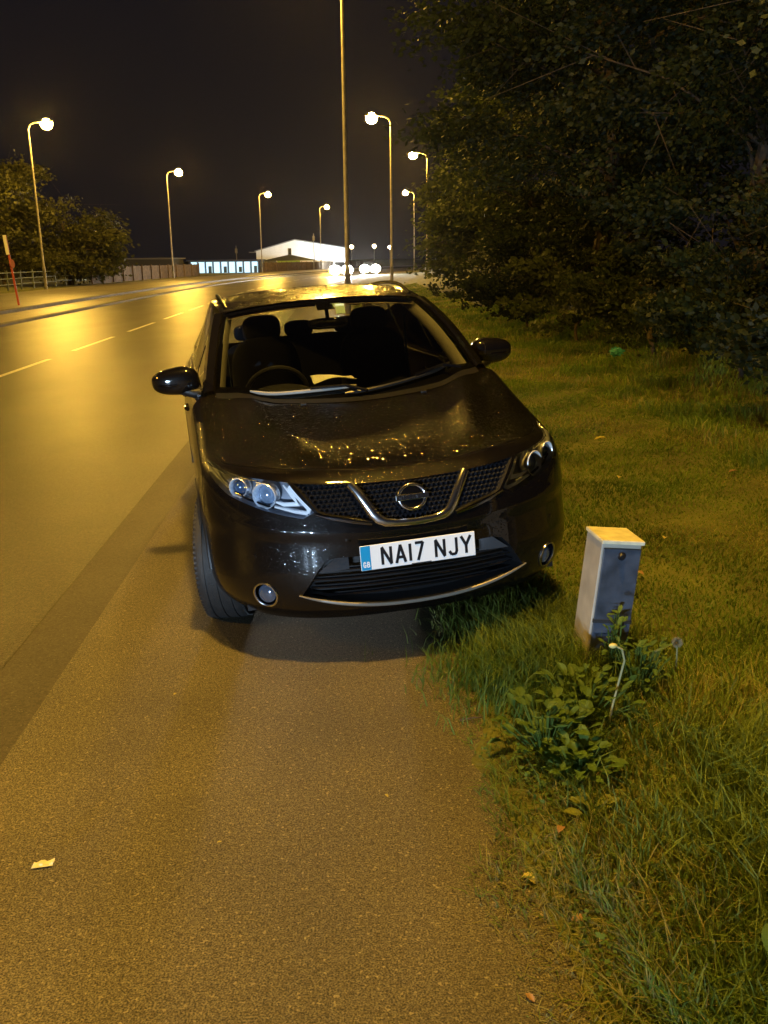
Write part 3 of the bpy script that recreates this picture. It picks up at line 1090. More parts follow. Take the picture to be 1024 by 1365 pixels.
# ------------------------------------------------------------------ leaning service pillar
def pillar():
    z = ground_z(1.13, 3.70)
    root = empty('service_pillar', (1.105, 3.74, z), 'short leaning grey metal pillar with a cream top in the grass', 'pillar')
    root.rotation_euler = (R(0), R(5.2), R(4))
    w, d, h = .174, .20, .575
    ms = mat('side sheet', (.38, .35, .29), .5, var=.2, scale=8, bump=.1)
    mf = mat('dim-lit front panel', (.045, .056, .080), .42, var=.5, scale=11, bump=.15)  # dim bluish light on the front face is put into this darker colour
    mc = mat('cream cap', (.62, .59, .42), .6, var=.22, scale=14)
    mb = MB()
    mb.box((0, .006, h / 2 - .05), (w, d - .012, h + .1 - .03))
    mb.build('casing', ms, root, smooth=False, bevel=.004)
    MB().box((.002, -d / 2 + .0035, h / 2 + .065), (w - .012, .010, h - .20)).build('front_panel', mf, root, smooth=False, bevel=.002)
    MB().box((.002, -d / 2 + .005, .115), (w - .012, .009, .18)).build('lower_panel', mf, root, smooth=False, bevel=.002)
    MB().box((.002, -d / 2 + .001, .218), (w - .004, .010, .016)).build('dark_band', mat('band', (.02, .02, .02), .6), root, smooth=False)
    mb = MB()
    mb.box((0, 0, h - .006), (w + .012, d + .014, .018))
    mb.build('cap', mc, root, smooth=False, bevel=.004)
    b = MB().lathe([(.0005, .012), (.009, .011), (.012, .004), (.018, .0), (.018, -.004)], Matrix.Translation((.0, -d / 2 - .004, h - .065)) @ Matrix.Rotation(R(90), 4, 'X'), 20)
    b.build('lock', mat('lock metal', (.05, .05, .06), .3, .8), root)


pillar()

# low cool light reaching the scene from vehicle headlamps behind the photographer
for dx in (-.6, .6):
    sp = bpy.data.lights.new('headlamp_beam', 'SPOT')
    sp.energy = 3000
    sp.color = COOL
    sp.spot_size = R(40)
    sp.spot_blend = .9
    sp.shadow_soft_size = .08
    so = bpy.data.objects.new('headlamp_beam', sp)
    COL.objects.link(so)
    so.location = (-4.2 + dx, -8, .28)
    so.rotation_euler = (Vector((.5, 4, .5)) - so.location).to_track_quat('-Z', 'Y').to_euler()

# ------------------------------------------------------------------ thin haze added to make a glow round the lamps
hz = MB().box((40, 170, 14), (520, 640, 31.2)).build('haze', None, None, smooth=False)
hm = bpy.data.materials.new('added glow haze')
hm.use_nodes = True
hn = hm.node_tree
hn.nodes.clear()
ho = hn.nodes.new('ShaderNodeOutputMaterial')
hv = hn.nodes.new('ShaderNodeVolumePrincipled')
hv.inputs['Color'].default_value = (.9, .9, .92, 1)
hv.inputs['Density'].default_value = .000055
hv.inputs['Anisotropy'].default_value = .88
hn.links.new(hv.outputs[0], ho.inputs['Volume'])
hz.data.materials.append(hm)
tag(hz, kind='stuff')
# ------------------------------------------------------------------ the parked car
# local axes: X to the picture's right, Y rearwards from the bumper, Z up from the ground
CAR_M = Matrix.Translation((0.354, 3.876, 0.045)) @ Matrix.Rotation(.174, 4, 'Z') @ Matrix.Rotation(-.0138, 4, 'X') @ Matrix.Rotation(-.0613, 4, 'Y')
PROF = [(0, .105, .82), (.08, .05, .875), (.2, .015, .902), (.35, 0, .905), (.5, .010, .900), (.60, .016, .899), (.645, .006, .902), (.69, .014, .901),
        (.78, .028, .900), (.9, .050, .888), (.97, .072, .865), (1, .095, .835)]
ZC = [(0, .77), (.095, .805), (.14, .838), (.25, .882), (.45, .935), (.8, 1.01), (1.15, 1.085), (1.45, 1.15)]
DROP = [(0, .03), (.1, .035), (.3, .075), (.62, .125), (1.0, .105), (1.4, .06)]
TSPL = .62
DEPTH = .70


def top_z(x, u):
    ax = abs(x)
    z = table(ZC, u)[0]
    z -= table(DROP, u)[0] * (ax / .86) ** 2.6
    xc = .34 + .24 * (u - .1)
    z += .024 * math.exp(-((ax - xc) / .075) ** 2) * smooth01(u, .12, .4) - .006 * math.exp(-(ax / .22) ** 2) * smooth01(u, .2, .6)
    return z


def plan(t, h):
    u0, Wd = table(PROF, h)
    s = -1 if t < 0 else 1
    t = abs(t)
    n = 2.5
    if t < TSPL:
        a = t / TSPL * math.pi / 2
        x = Wd * math.sin(a) ** (2 / n)
        u = u0 + DEPTH * (1 - max(0, math.cos(a)) ** (2 / n))
    else:
        x = Wd
        u = lerp(u0 + DEPTH, 1.36, (t - TSPL) / (1 - TSPL))
    return s * x, u


def edge_z(t):
    x, u = plan(t, 1)
    return top_z(x, u)


def face_pt(t, h):
    x, u = plan(t, h)
    zb = .175 + .03 * smooth01(abs(t), .3, .62)
    return (x, u, lerp(zb, edge_z(t), h))


def cowl(t):
    s = -1 if t < 0 else 1
    t = abs(t)
    x = .755 * t ** .9
    return s * x, .97 + .39 * (x / .755) ** 2.2


def bonnet_pt(t, s):
    xe, ue = plan(t, 1)
    xc, uc = cowl(t)
    x, u = lerp(xe, xc, s), lerp(ue, uc, s)
    return (x, u, top_z(x, u))


def tlist(n):
    return [(-1 + 2 * i / n) for i in range(n + 1)]



def sgn(x):
    return -1 if x < 0 else 1


# ---- materials of the car
PAINT = droplets(mat('black car paint', (.0035, .0028, .0026), .40, coat=1, coat_rough=.06, spec=.05), 62, .8, .0034, .40)
PAINT_F = droplets(mat('black bumper paint', (.0035, .0028, .0026), .4, coat=1, coat_rough=.05, spec=.05), 140, .4, .0012, .55)
PAINT_SIDE = droplets(mat('black door paint', (.004, .0032, .003), .4, coat=1, coat_rough=.05, spec=.05), 90, .16, .001, .75)
ROOFP = droplets(mat('wet black roof', (.0045, .0035, .003), .32, coat=1, coat_rough=.12), 60, 1.0, .014, .2)
BLACKP = mat('unpainted black plastic', (.008, .008, .009), .45, bump=.15, bscale=300)
GLOSSB = mat('gloss black trim', (.004, .004, .005), .15)
CHROME = mat('chrome', (.62, .63, .66), .2, 1.0)
SATIN = mat('satin silver', (.42, .41, .40), .32, 1.0)
RUBBER = mat('tyre rubber', (.022, .021, .020), .62, var=.25, scale=30, bump=.3, bscale=120)
ALLOY = mat('alloy wheel', (.35, .35, .36), .3, .9)
GLASS = glass('window glass', (.80, .83, .85))
LENS = glass('lamp cover', (.97, .98, 1))
CLOTH = mat('dark seat cloth', (.012, .012, .015), .9)
DASH = mat('dashboard plastic', (.010, .010, .011), .55)
TRIM = mat('pale pillar trim', (.26, .25, .22), .7)
WHITE = mat('plate white', (.88, .90, .92), .35)
BLUE = mat('plate blue band', (.01, .30, .62), .35)
INK = mat('plate black', (.006, .006, .010), .4)
DARKCH = mat('smoked chrome', (.16, .17, .20), .12, 1.0)


def frame_of(a):
    d = Vector((-math.sin(a), math.cos(a), 0))
    s = Vector((math.cos(a), math.sin(a), 0))
    return s, d


def in_poly(p, poly):
    x, y = p
    c = False
    n = len(poly)
    for i in range(n):
        x1, y1 = poly[i]
        x2, y2 = poly[i - 1]
        if (y1 > y) != (y2 > y) and x < (x2 - x1) * (y - y1) / (y2 - y1) + x1:
            c = not c
    return c


def cut_out(bm, poly, a, ok):
    """cut polygon (s, z) through the surface along direction a; returns the faces inside"""
    s, d = frame_of(a)
    smin = min(p[0] for p in poly) - .03
    smax = max(p[0] for p in poly) + .03
    zmin = min(p[1] for p in poly) - .03
    zmax = max(p[1] for p in poly) + .03

    def near(f):
        c = f.calc_center_median()
        return ok(c) and smin < c.dot(s) < smax and zmin < c.z < zmax
    for i in range(len(poly)):
        p, q = poly[i - 1], poly[i]
        if math.hypot(p[0] - q[0], p[1] - q[1]) < 1e-6:
            continue
        e = s * (q[0] - p[0]) + Vector((0, 0, q[1] - p[1]))
        n = e.cross(d).normalized()
        co = s * p[0] + Vector((0, 0, p[1]))
        lo = (min(p[0], q[0]) - .02, max(p[0], q[0]) + .02)
        lz = (min(p[1], q[1]) - .02, max(p[1], q[1]) + .02)
        fs = []
        for f in bm.faces:
            if near(f):
                c = f.calc_center_median()
                if lo[0] < c.dot(s) < lo[1] and lz[0] < c.z < lz[1]:
                    fs.append(f)
        g = set(fs)
        for f in fs:
            g.update(f.edges)
            g.update(f.verts)
        bmesh.ops.bisect_plane(bm, geom=list(g), dist=1e-5, plane_co=co, plane_no=n)
    out = []
    for f in bm.faces:
        if near(f):
            c = f.calc_center_median()
            if in_poly((c.dot(s), c.z), poly):
                out.append(f)
    return out


def split_faces(bm, faces):
    """take faces out of bm and return them as vertex and face lists"""
    idx = {}
    v = []
    fl = []
    for f in faces:
        q = []
        for w in f.verts:
            if w not in idx:
                idx[w] = len(v)
                v.append(w.co.copy())
            q.append(idx[w])
        fl.append(q)
    bmesh.ops.delete(bm, geom=faces, context='FACES')
    return v, fl


def dense(poly, step=.02, closed=True):
    out = []
    n = len(poly)
    for i in range(n if closed else n - 1):
        p, q = poly[i], poly[(i + 1) % n]
        L = math.hypot(p[0] - q[0], p[1] - q[1])
        k = max(1, int(L / step))
        for j in range(k):
            out.append((lerp(p[0], q[0], j / k), lerp(p[1], q[1], j / k)))
    if not closed:
        out.append(poly[-1])
    return out


def circle(c, r, n=28, ry=None):
    return [(c[0] + r * math.cos(2 * math.pi * k / n), c[1] + (ry or r) * math.sin(2 * math.pi * k / n)) for k in range(n)]


class Surf:
    def __init__(s, v, f):
        s.v = [Vector(p) for p in v]
        s.bv = BVHTree.FromPolygons(s.v, f)
        me = bpy.data.meshes.new('tmp')
        me.from_pydata([tuple(p) for p in s.v], [], f)
        s.n = [Vector(w.vector) for w in me.vertex_normals]
        s.f = f
        bpy.data.meshes.remove(me)

    def hit(s, a, S, z, off=0.):
        """point of the surface at (S, z) looking along direction a, off metres outwards"""
        sv, d = frame_of(a)
        o = sv * S + Vector((0, 0, z)) - d * 3
        h = s.bv.ray_cast(o, d)
        if h[0] is None:
            h = s.bv.find_nearest(o + d * 3)
        return h[0] - d * off

    def normal(s, p):
        loc, no, i, _ = s.bv.find_nearest(p)
        f = s.f[i]
        w = [1 / ((s.v[k] - p).length + 1e-5) for k in f]
        n = Vector((0, 0, 0))
        for k, q in zip(f, w):
            n += s.n[k] * q
        return n.normalized()


def set_normals(o, surf, flip):
    nn = []
    for w in o.data.vertices:
        n = surf.normal(w.co)
        nn.append(tuple(-n if flip else n))
    o.data.normals_split_custom_set_from_vertices(nn)


def tray(surf, poly, a, depth, name, m, parent, off=0., back_z=0.):
    """walls and back of a recess behind an opening"""
    s, d = frame_of(a)
    pts = dense(poly, .02)
    rim = [surf.hit(a, p[0], p[1], off) for p in pts]
    cx = sum(p[0] for p in poly) / len(poly)
    cz = sum(p[1] for p in poly) / len(poly)
    mb = MB()
    n = len(rim)
    back = []
    for p, q in zip(pts, rim):
        S, z = lerp(p[0], cx, .08), lerp(p[1], cz, .10)
        b = surf.hit(a, S, z) + d * depth
        back.append(b)
    c = surf.hit(a, cx, cz) + d * depth
    mid = [surf.hit(a, lerp(p[0], cx, .55), lerp(p[1], cz, .55)) + d * depth for p in pts]
    v = rim + back + mid + [c]
    f = []
    for i in range(n):
        j = (i + 1) % n
        f += [[i, j, n + j, n + i], [n + i, n + j, 2 * n + j, 2 * n + i], [2 * n + i, 2 * n + j, 3 * n]]
    mb.add(v, f)
    return mb.build(name, m, parent)


def strip(surf, path, a, width, thick, name, m, parent, off=0., n=8):
    """flattened bar lying on the surface along a (S, z) path; width may vary (list)"""
    s, d = frame_of(a)
    pts = [surf.hit(a, p[0], p[1], off) for p in path]
    w = width if hasattr(width, '__len__') else [width] * len(pts)
    v = []
    f = []
    N = len(pts)
    for i, p in enumerate(pts):
        t = (pts[min(i + 1, N - 1)] - pts[max(i - 1, 0)]).normalized()
        b = t.cross(d).normalized()
        no = b.cross(t).normalized()
        for k in range(n):
            q = 2 * math.pi * k / n
            v.append(p + b * math.cos(q) * w[i] / 2 + no * math.sin(q) * thick / 2)
    for i in range(N - 1):
        for k in range(n):
            f.append([i * n + k, i * n + (k + 1) % n, (i + 1) * n + (k + 1) % n, (i + 1) * n + k])
    f.append(list(range(n)))
    f.append([(N - 1) * n + k for k in range(n)])
    return MB().add(v, f).build(name, m, parent)


HL3 = [(.842, .70, .866), (.776, .413, .852), (.641, .232, .838), (.525, .156, .824), (.43, .077, .697), (.478, .087, .672),
       (.56, .125, .690), (.643, .172, .712), (.775, .31, .765), (.816, .401, .800), (.836, .55, .835)]
AH = R(35)


def hl_poly(sg):
    a = AH * sg
    s, d = frame_of(a)
    return [(Vector((sg * x, u, 0)).dot(s), z) for x, u, z in HL3], a


def build_wheel(name, cx, cy, sg, steer, parent, cz=.338):
    """tyre and rim; local axis along X"""
    e = bpy.data.objects.new(name, None)
    COL.objects.link(e)
    e.parent = parent
    e.location = (cx, cy, cz)
    e.rotation_euler = (0, 0, steer)
    M = Matrix.Rotation(R(90), 4, 'Y')
    r, w = .343, .108
    prof = [(.225, -w * .86), (.25, -w * 1.0), (.29, -w * 1.03), (.325, -w * .96), (.337, -w * .84)]
    for g in (-.5, 0, .5):
        prof += [(r, w * (g - .14)), (r, w * (g - .035)), (r - .005, w * (g - .03)), (r - .005, w * (g + .03)), (r, w * (g + .035)), (r, w * (g + .14))]
    prof += [(.337, w * .84), (.325, w * .96), (.29, w * 1.03), (.25, w), (.225, w * .86)]
    mb = MB().lathe(prof, M, 64)
    # shoulder blocks
    for k in range(84):
        a = 2 * math.pi * k / 84
        for sd in (-1, 1):
            c = Vector((sd * w * .86, math.cos(a) * .335, math.sin(a) * .335))
            mb.box(c, (.018, .012, .004), Matrix.Rotation(a - math.pi / 2, 3, 'X'))
    mb.build('tyre', RUBBER, e)
    o = sg
    rim = MB().lathe([(.228, -w * .8), (.228, w * .8), (.215, w * .8), (.20, w * .3), (.20, -w * .8)], M, 48)
    for k in range(5):
        for dk in (-.09, .09):
            a = 2 * math.pi * k / 5
            p0 = Vector((o * w * .55, math.cos(a) * .03, math.sin(a) * .03))
            p1 = Vector((o * w * .72, math.cos(a + dk * 2) * .215, math.sin(a + dk * 2) * .215))
            rim.tube([p0, p1], [.026, .016], 6)
    rim.lathe([(.001, o * w * .7), (.045, o * w * .68), (.05, o * w * .4)], M, 20)
    rim.build('rim', ALLOY, e)
    MB().lathe([(.001, 0), (.17, 0), (.17, .02), (.001, .02)], M, 32).build('brake_disc', DARKCH, e)
    return e


LETTERS = {
    'N': (.5, [((0, 0), (0, 1)), ((0, 1), (.5, 0)), ((.5, 0), (.5, 1))]),
    'A': (.52, [((0, 0), (.26, 1)), ((.26, 1), (.52, 0)), ((.08, .30), (.44, .30))]),
    '1': (.0, [((0, 0), (0, 1))]),
    '7': (.46, [((0, 1), (.46, 1)), ((.46, 1), (.14, 0))]),
    'J': (.42, [((.42, 1), (.42, .22)), ((.42, .22), (.34, .04)), ((.34, .04), (.10, .04)), ((.10, .04), (0, .22))]),
    'Y': (.54, [((0, 1), (.27, .48)), ((.54, 1), (.27, .48)), ((.27, .48), (.27, 0))]),
    'G': (.46, [((.44, .8), (.3, 1)), ((.3, 1), (.08, .96)), ((.08, .96), (0, .5)), ((0, .5), (.08, .04)), ((.08, .04), (.36, 0)), ((.36, 0), (.46, .45)), ((.46, .45), (.28, .45))]),
    'B': (.42, [((0, 0), (0, 1)), ((0, 1), (.34, .95)), ((.34, .95), (.34, .58)), ((.34, .55), (0, .52)), ((.36, .5), (.42, .1)), ((.42, .06), (0, 0))]),
    'I': (.0, [((0, 0), (0, 1))]),
    'S': (.44, [((.44, .86), (.3, 1)), ((.3, 1), (.08, .95)), ((.08, .95), (0, .7)), ((0, .7), (.42, .34)), ((.42, .34), (.38, .06)), ((.38, .06), (.1, 0)), ((.1, 0), (0, .16))]),
}


def write(mb, text, M, x0, z0, h, stroke, gap):
    """block letters drawn as flat strokes in local XZ, standing proud"""
    x = x0
    k = 0
    for ch in text:
        if ch == ' ':
            x += gap * 1.45
            continue
        wd, ss = LETTERS[ch]
        for (p, q) in ss:
            a = Vector((x + p[0] * h, 0, z0 + p[1] * h))
            b = Vector((x + q[0] * h, 0, z0 + q[1] * h))
            d = (b - a)
            L = d.length
            d.normalize()
            nrm = Vector((-d.z, 0, d.x)) * stroke / 2
            e = d * stroke * (.0 if abs(d.x) < .01 or abs(d.z) < .01 else .15)
            k += 1
            y = Vector((0, -.0012 - .00004 * (k % 7), 0))
            vs = [a - e - nrm, b + e - nrm, b + e + nrm, a - e + nrm]
            vs = [M @ v for v in vs] + [M @ (v + y) for v in vs]
            mb.add(vs, [[4, 5, 6, 7], [0, 1, 5, 4], [1, 2, 6, 5], [2, 3, 7, 6], [3, 0, 4, 7]])
        x += wd * h + gap
    return x


def belt(u):
    return table([(1.36, 1.07), (2, 1.07), (3, 1.08), (3.8, 1.10), (4.35, 1.13)], u)[0]


def side_pt(u, h, sg):
    u0, Wd = table(PROF, h)
    zb = .205
    tp = 1 - .10 * smooth01(u, 3.3, 4.35) ** 2
    bulge = .012 * math.exp(-((h - .62) / .12) ** 2)
    return (sg * (Wd * tp + bulge * smooth01(u, 1.36, 1.8)), u, lerp(zb, belt(u), h))


ROOFZ = [(2.03, 1.522), (2.25, 1.552), (2.7, 1.58), (3.2, 1.57), (3.7, 1.525), (4.1, 1.46)]


def roof_pt(v_, w):
    """v_ 0..1 front to back, w -1..1"""
    hw = table([(0, .632), (.3, .65), (1, .60)], v_)[0]
    x = hw * w
    u = lerp(2.03 + .09 * w * w, 4.1 - .08 * w * w, v_)
    z = table(ROOFZ, lerp(2.03, 4.1, v_))[0] - .045 * abs(w) ** 2.6
    return (x, u, z)


def screen_pt(s, w):
    """s 0 (cowl) .. 1 (roof), w -1..1"""
    xb, ub = cowl(w * .985)
    ub += .012
    zb = top_z(xb, min(ub, 1.44)) + .006
    xt, ut, zt = roof_pt(0, w * .97)
    ut -= .012
    zt -= .006
    k = math.sin(math.pi * s) * .035
    return (lerp(xb, xt, s), lerp(ub, ut, s) - k * .5, lerp(zb, zt, s) + k)


def build_car():
    root = empty('parked_car', (0, 0, 0), 'wet black hatchback crossover parked nose towards us, half on the grass verge', 'car')
    root.matrix_world = CAR_M
    T = tlist(130)
    rows = [[face_pt(t, h / 30) for t in T] for h in range(31)]
    rows += [[bonnet_pt(t, s) for t in T] for s in (.02, .04, .06)]
    v, f = grid(rows)
    surf = Surf(v, f)
    bm = bmesh.new()
    for p in v:
        bm.verts.new(p)
    bm.verts.ensure_lookup_table()
    for q in f:
        bm.faces.new([bm.verts[i] for i in q])
    front = lambda c: c.y < .85
    lens = {}
    for sg in (1, -1):
        poly, a = hl_poly(sg)
        fs = cut_out(bm, poly, a, lambda c: c.y < .85 and c.x * sg > .3)
        lens[sg] = split_faces(bm, fs)
    GR = [(0, .792), (.22, .797), (.36, .806), (.505, .820), (.415, .697), (.385, .682), (.17, .634), (.12, .620), (0, .616)]
    gpoly = GR + [(-x, z) for x, z in GR[1:-1]][::-1]
    split_faces(bm, cut_out(bm, gpoly, 0, front))
    IN = [(0, .492), (.36, .490), (.405, .478), (.44, .44), (.515, .325), (.49, .308), (.3, .268), (.15, .252), (0, .248)]
    ipoly = IN + [(-x, z) for x, z in IN[1:-1]][::-1]
    split_faces(bm, cut_out(bm, ipoly, 0, front))
    fog = {}
    for sg in (1, -1):
        a = R(30) * sg
        s, d = frame_of(a)
        c = (Vector((sg * .662, .185, 0)).dot(s), .322)
        fog[sg] = (circle(c, .056), a, c)
        split_faces(bm, cut_out(bm, fog[sg][0], a, lambda q: q.y < .6 and q.x * sg > .3))
    for sg in (1, -1):
        split_faces(bm, cut_out(bm, circle((sg * .88, .338), .372, 40), R(90) * sg, lambda q: q.x * sg > .3))
    me = bpy.data.meshes.new('body')
    bm.to_mesh(me)
    bm.free()
    me.shade_smooth()
    body = link('body', me, PAINT_F, root)
    set_normals(body, surf, False)
    # rear body sides and tail, one shell with the rear arches cut
    for sg in (1, -1):
        us = [1.36 + (4.36 - 1.36) * i / 60 for i in range(61)]
        v, f = grid([[side_pt(u, h / 24, sg) for u in us] for h in range(25)])
        bm = bmesh.new()
        for p in v:
            bm.verts.new(p)
        bm.verts.ensure_lookup_table()
        for q in f:
            bm.faces.new([bm.verts[i] for i in q])
        split_faces(bm, cut_out(bm, circle((sg * 3.526, .338), .375, 40), R(90) * sg, lambda q: True))
        def rect(u0, u1, z0, z1):
            return [(sg * u0, z0), (sg * u1, z0), (sg * u1, z1), (sg * u0, z1)]
        doors = [split_faces(bm, cut_out(bm, rect(1.45, 2.46, .33, 1.2), R(90) * sg, lambda q: True)),
                 split_faces(bm, cut_out(bm, rect(2.475, 3.12, .33, 1.2), R(90) * sg, lambda q: True))]
        me = bpy.data.meshes.new('side_panel')
        bm.to_mesh(me)
        bm.free()
        me.shade_smooth()
        link('side_panel', me, PAINT_SIDE, root)
        for k, (dv, df) in enumerate(doors):
            d_ = mesh('door', [p + Vector((-sg * .0008, 0, 0)) for p in dv], df, PAINT_SIDE, root)
            uh = (2.30, 3.02)[k]
            MB().tube([(sg * .893, uh - .1, .90), (sg * .908, uh - .08, .905), (sg * .908, uh + .06, .908), (sg * .89, uh + .08, .908)], .012, 8).build('handle', PAINT_SIDE, d_)
        # black cladding along the sill and round the arches
        mb = MB()
        mb.box((sg * .862, 2.2, .235), (.05, 1.85, .09))
        for uc in (.88, 3.526):
            pts = []
            for k in range(29):
                th = math.pi * (.03 + .94 * k / 28)
                pts.append(Vector((0, uc + .386 * math.cos(th), .338 + .386 * math.sin(th))))
            pv = []
            for p in pts:
                if p.y < 1.36:
                    h = surf.bv.ray_cast(Vector((sg * 2, p.y, p.z)), Vector((-sg, 0, 0)))
                    x = h[0].x if h[0] else sg * .88
                else:
                    x = side_pt(p.y, .4, sg)[0]
                pv.append((x, p.y, p.z))
            mb.tube(pv, .011, 8)
        mb.build('arch_trim', BLACKP, root)
    # tail closing panel and rear screen
    v, f = grid([[(lerp(-1, 1, k / 16) * .80 * (1 - .1 * (j / 8) ** 3), 4.36 + .03 * math.cos(lerp(-1, 1, k / 16) * 1.5) - .03 * (j / 8) ** 2, lerp(.3, 1.13, j / 8)) for k in range(17)] for j in range(9)])
    mesh('tailgate', v, f, PAINT_SIDE, root)
    v, f = grid([[(lerp(-1, 1, k / 12) * lerp(.72, .56, j / 6), lerp(4.34, 4.06, j / 6), lerp(1.13, 1.44, j / 6)) for k in range(13)] for j in range(7)])
    mesh('rear_screen', v, f, GLASS, root)
    # underside
    MB().box((0, 2.3, .26), (1.5, 4.0, .10)).build('underside', BLACKP, root)

    # bonnet
    rows = [[bonnet_pt(t, .068 + .932 * s / 34) for t in T] for s in range(35)]
    v, f = grid(rows)
    bonn = mesh('bonnet', v, f, PAINT, root)
    mb = MB()
    mb.tube([Vector(bonnet_pt(t, .064)) - Vector((0, 0, .0035)) for t in T], .0035, 6)
    mb.build('bonnet_gap', GLOSSB, root)

    def drops(n, fn, name, parent, r0, r1, seed):
        g = random.Random(seed)
        mb = MB()
        for _ in range(n):
            s, w = g.random(), g.uniform(-1, 1)
            p = Vector(fn(s, w))
            e = .004
            a, b = Vector(fn(min(1, s + e), w)) - p, Vector(fn(s, w + e)) - p
            if a.length < 1e-6 or b.length < 1e-6:
                continue
            nn = a.cross(b).normalized()
            if nn.z < 0:
                nn = -nn
            t = a.normalized()
            b = nn.cross(t)
            r = lerp(r0, r1, g.random() ** 3)
            el = g.uniform(.85, 1.2)
            v = []
            for rr, hh in ((1., -.02), (.72, .26), (.3, .40)):
                for k in range(7):
                    q = 2 * math.pi * k / 7
                    v.append(p + (t * math.cos(q) * el + b * math.sin(q)) * r * rr + nn * r * hh)
            v.append(p + nn * r * .43)
            f = [[i * 7 + k, i * 7 + (k + 1) % 7, (i + 1) * 7 + (k + 1) % 7, (i + 1) * 7 + k] for i in range(2) for k in range(7)] + [[14 + k, 14 + (k + 1) % 7, 21] for k in range(7)]
            mb.add(v, f)
        o = mesh(name, mb.v, mb.f, WATER, parent)
        tag(o, kind='stuff')
    WATER = glass('rain water', (.9, .9, .9), rough=.03)

    # roof and pillars
    rows = [[roof_pt(j / 30, w) for w in tlist(40)] for j in range(31)]
    v, f = grid(rows)
    rf = mesh('roof', v, f, ROOFP, root)
    drops(5200, lambda s, w: roof_pt(s, w), 'rain_drops', rf, .0025, .0075, 1)
    drops(5600, lambda s, w: bonnet_pt(w, .07 + .92 * s), 'rain_drops', bonn, .0018, .0058, 2)
    for sg in (1, -1):
        rail = [roof_pt(j / 20, sg * .93) for j in range(1, 20)]
        MB().tube([(p[0], p[1], p[2] + .022 * min(1, 6 * k / 18, 6 * (18 - k) / 18)) for k, p in enumerate(rail)], .013, 8).build('roof_rail', GLOSSB, root)
    v, f = grid([[screen_pt(s / 16, w) for w in tlist(32)] for s in range(17)])
    ws = mesh('windscreen', v, f, GLASS, root)
    drops(3200, lambda s, w: screen_pt(.05 + .9 * s, w * .96), 'rain_drops', ws, .0013, .0032, 3)
    # printed black border of the screen, just inside it
    mb = MB()
    def band(s0, s1, w0, w1, n=24):
        rows = [[Vector(screen_pt(lerp(s0, s1, j / n), lerp(w0, w1, i / n))) + Vector((0, .006, -.006)) for i in range(n + 1)] for j in range(n + 1)]
        v, f = grid(rows)
        mb.add(v, f)
    band(.955, 1, -1, 1)
    band(0, .06, -1, 1)
    band(0, 1, -1, -.972)
    band(0, 1, .972, 1)
    band(.86, .96, -.10, .06, 6)
    mb.build('screen_border', GLOSSB, root, smooth=False)
    for sg in (1, -1):
        mb = MB()
        rows = []
        for j in range(21):
            s = j / 20
            P = Vector(screen_pt(s, sg))
            Q = P + Vector((sg * .012, -.012, .012))
            A = P + Vector((sg * .055, .02, .004))
            B = P + Vector((sg * .075, .09, -.035))
            rows.append([P + Vector((0, 0, -.004)), Q, A, B, B + Vector((-sg * .03, 0, 0))])
        v, f = grid(rows)
        mb.add(v, f)
        mb.build('front_pillar', PAINT_SIDE, root)
        # pale inner lining
        v = [[Vector(screen_pt(s / 12, sg * .985)) + Vector((-sg * .012, .035, -.02)), Vector(screen_pt(s / 12, sg * .985)) + Vector((-sg * (.045 if sg < 0 else .075), .10, -.035)),
              Vector(screen_pt(s / 12, sg * .985)) + Vector((-sg * .02, .16, -.05))] for s in range(13)]
        v, f = grid(v)
        mesh('pillar_lining', v, f, TRIM, root)
        # side windows with black surround
        def sw(u, k):
            zt = table(ROOFZ, u)[0] - .055
            x = lerp(.822 - .05 * smooth01(u, 3.2, 4.3), .632, k)
            return Vector((sg * x, u, lerp(belt(u), zt, k)))
        def win(u0b, u0t, u1b, u1t, k0, k1):
            n = 10
            rows = [[sw(lerp(lerp(u0b, u0t, k), lerp(u1b, u1t, k), i / n), k) for i in range(n + 1)] for k in [lerp(k0, k1, j / n) for j in range(n + 1)]]
            return grid(rows)
        for q in ((1.58, 2.18, 2.42, 2.42), (2.52, 2.52, 3.22, 3.22), (3.32, 3.30, 3.90, 3.72)):
            v, f = win(*q, .06, .94)
            mesh('side_window', v, f, GLASS, root)
        mb = MB()
        for q in ((1.40, 2.06, 1.60, 2.20), (2.40, 2.40, 2.54, 2.54), (3.20, 3.20, 3.34, 3.32), (3.88, 3.70, 4.36, 4.08)):
            v, f = win(*q, 0, 1)
            mb.add([p + Vector((sg * .004, 0, 0)) for p in v], f)
        for k0, k1 in ((0, .07), (.93, 1.02)):
            v, f = win(1.42, 2.08, 4.3, 4.05, k0, k1)
            mb.add([p + Vector((sg * .006, 0, 0)) for p in v], f)
        mb.build('window_surround', GLOSSB, root)
        MB().tube([sw(u / 10, .0) + Vector((sg * .012, 0, .0)) for u in range(15, 40)], .007, 6).build('waist_trim', CHROME, root)
        # door mirror
        mb = MB()
        Mr = Matrix.Rotation(sg * R(-10), 3, 'Z') @ Matrix.Rotation(sg * R(5), 3, 'Y')
        c = Vector((sg * (.945 if sg < 0 else .93), 1.62, 1.14))
        ell(mb, (0, 0, 0), (.128, .085, .082), None, 32, 20, .72)
        vv = []
        for p in mb.v:
            x, y, z = p
            ks = .5 + .5 * (sg * x / .128)      # 0 inner .. 1 outer
            z *= lerp(1.08, .80, ks)
            z += .012 * ks
            y = y * lerp(1, .75, ks) + .05 * ks
            vv.append(c + Mr @ Vector((x, y, z)))
        mb.v = [tuple(p) for p in vv]
        mr = mb.build('door_mirror', PAINT_SIDE, root)
        MB().tube([(sg * .80, 1.62, 1.07), (sg * .86, 1.60, 1.075), (sg * .92, 1.62, 1.10)], [.035, .028, .03], 10).build('mirror_arm', BLACKP, mr)
        g = MB()
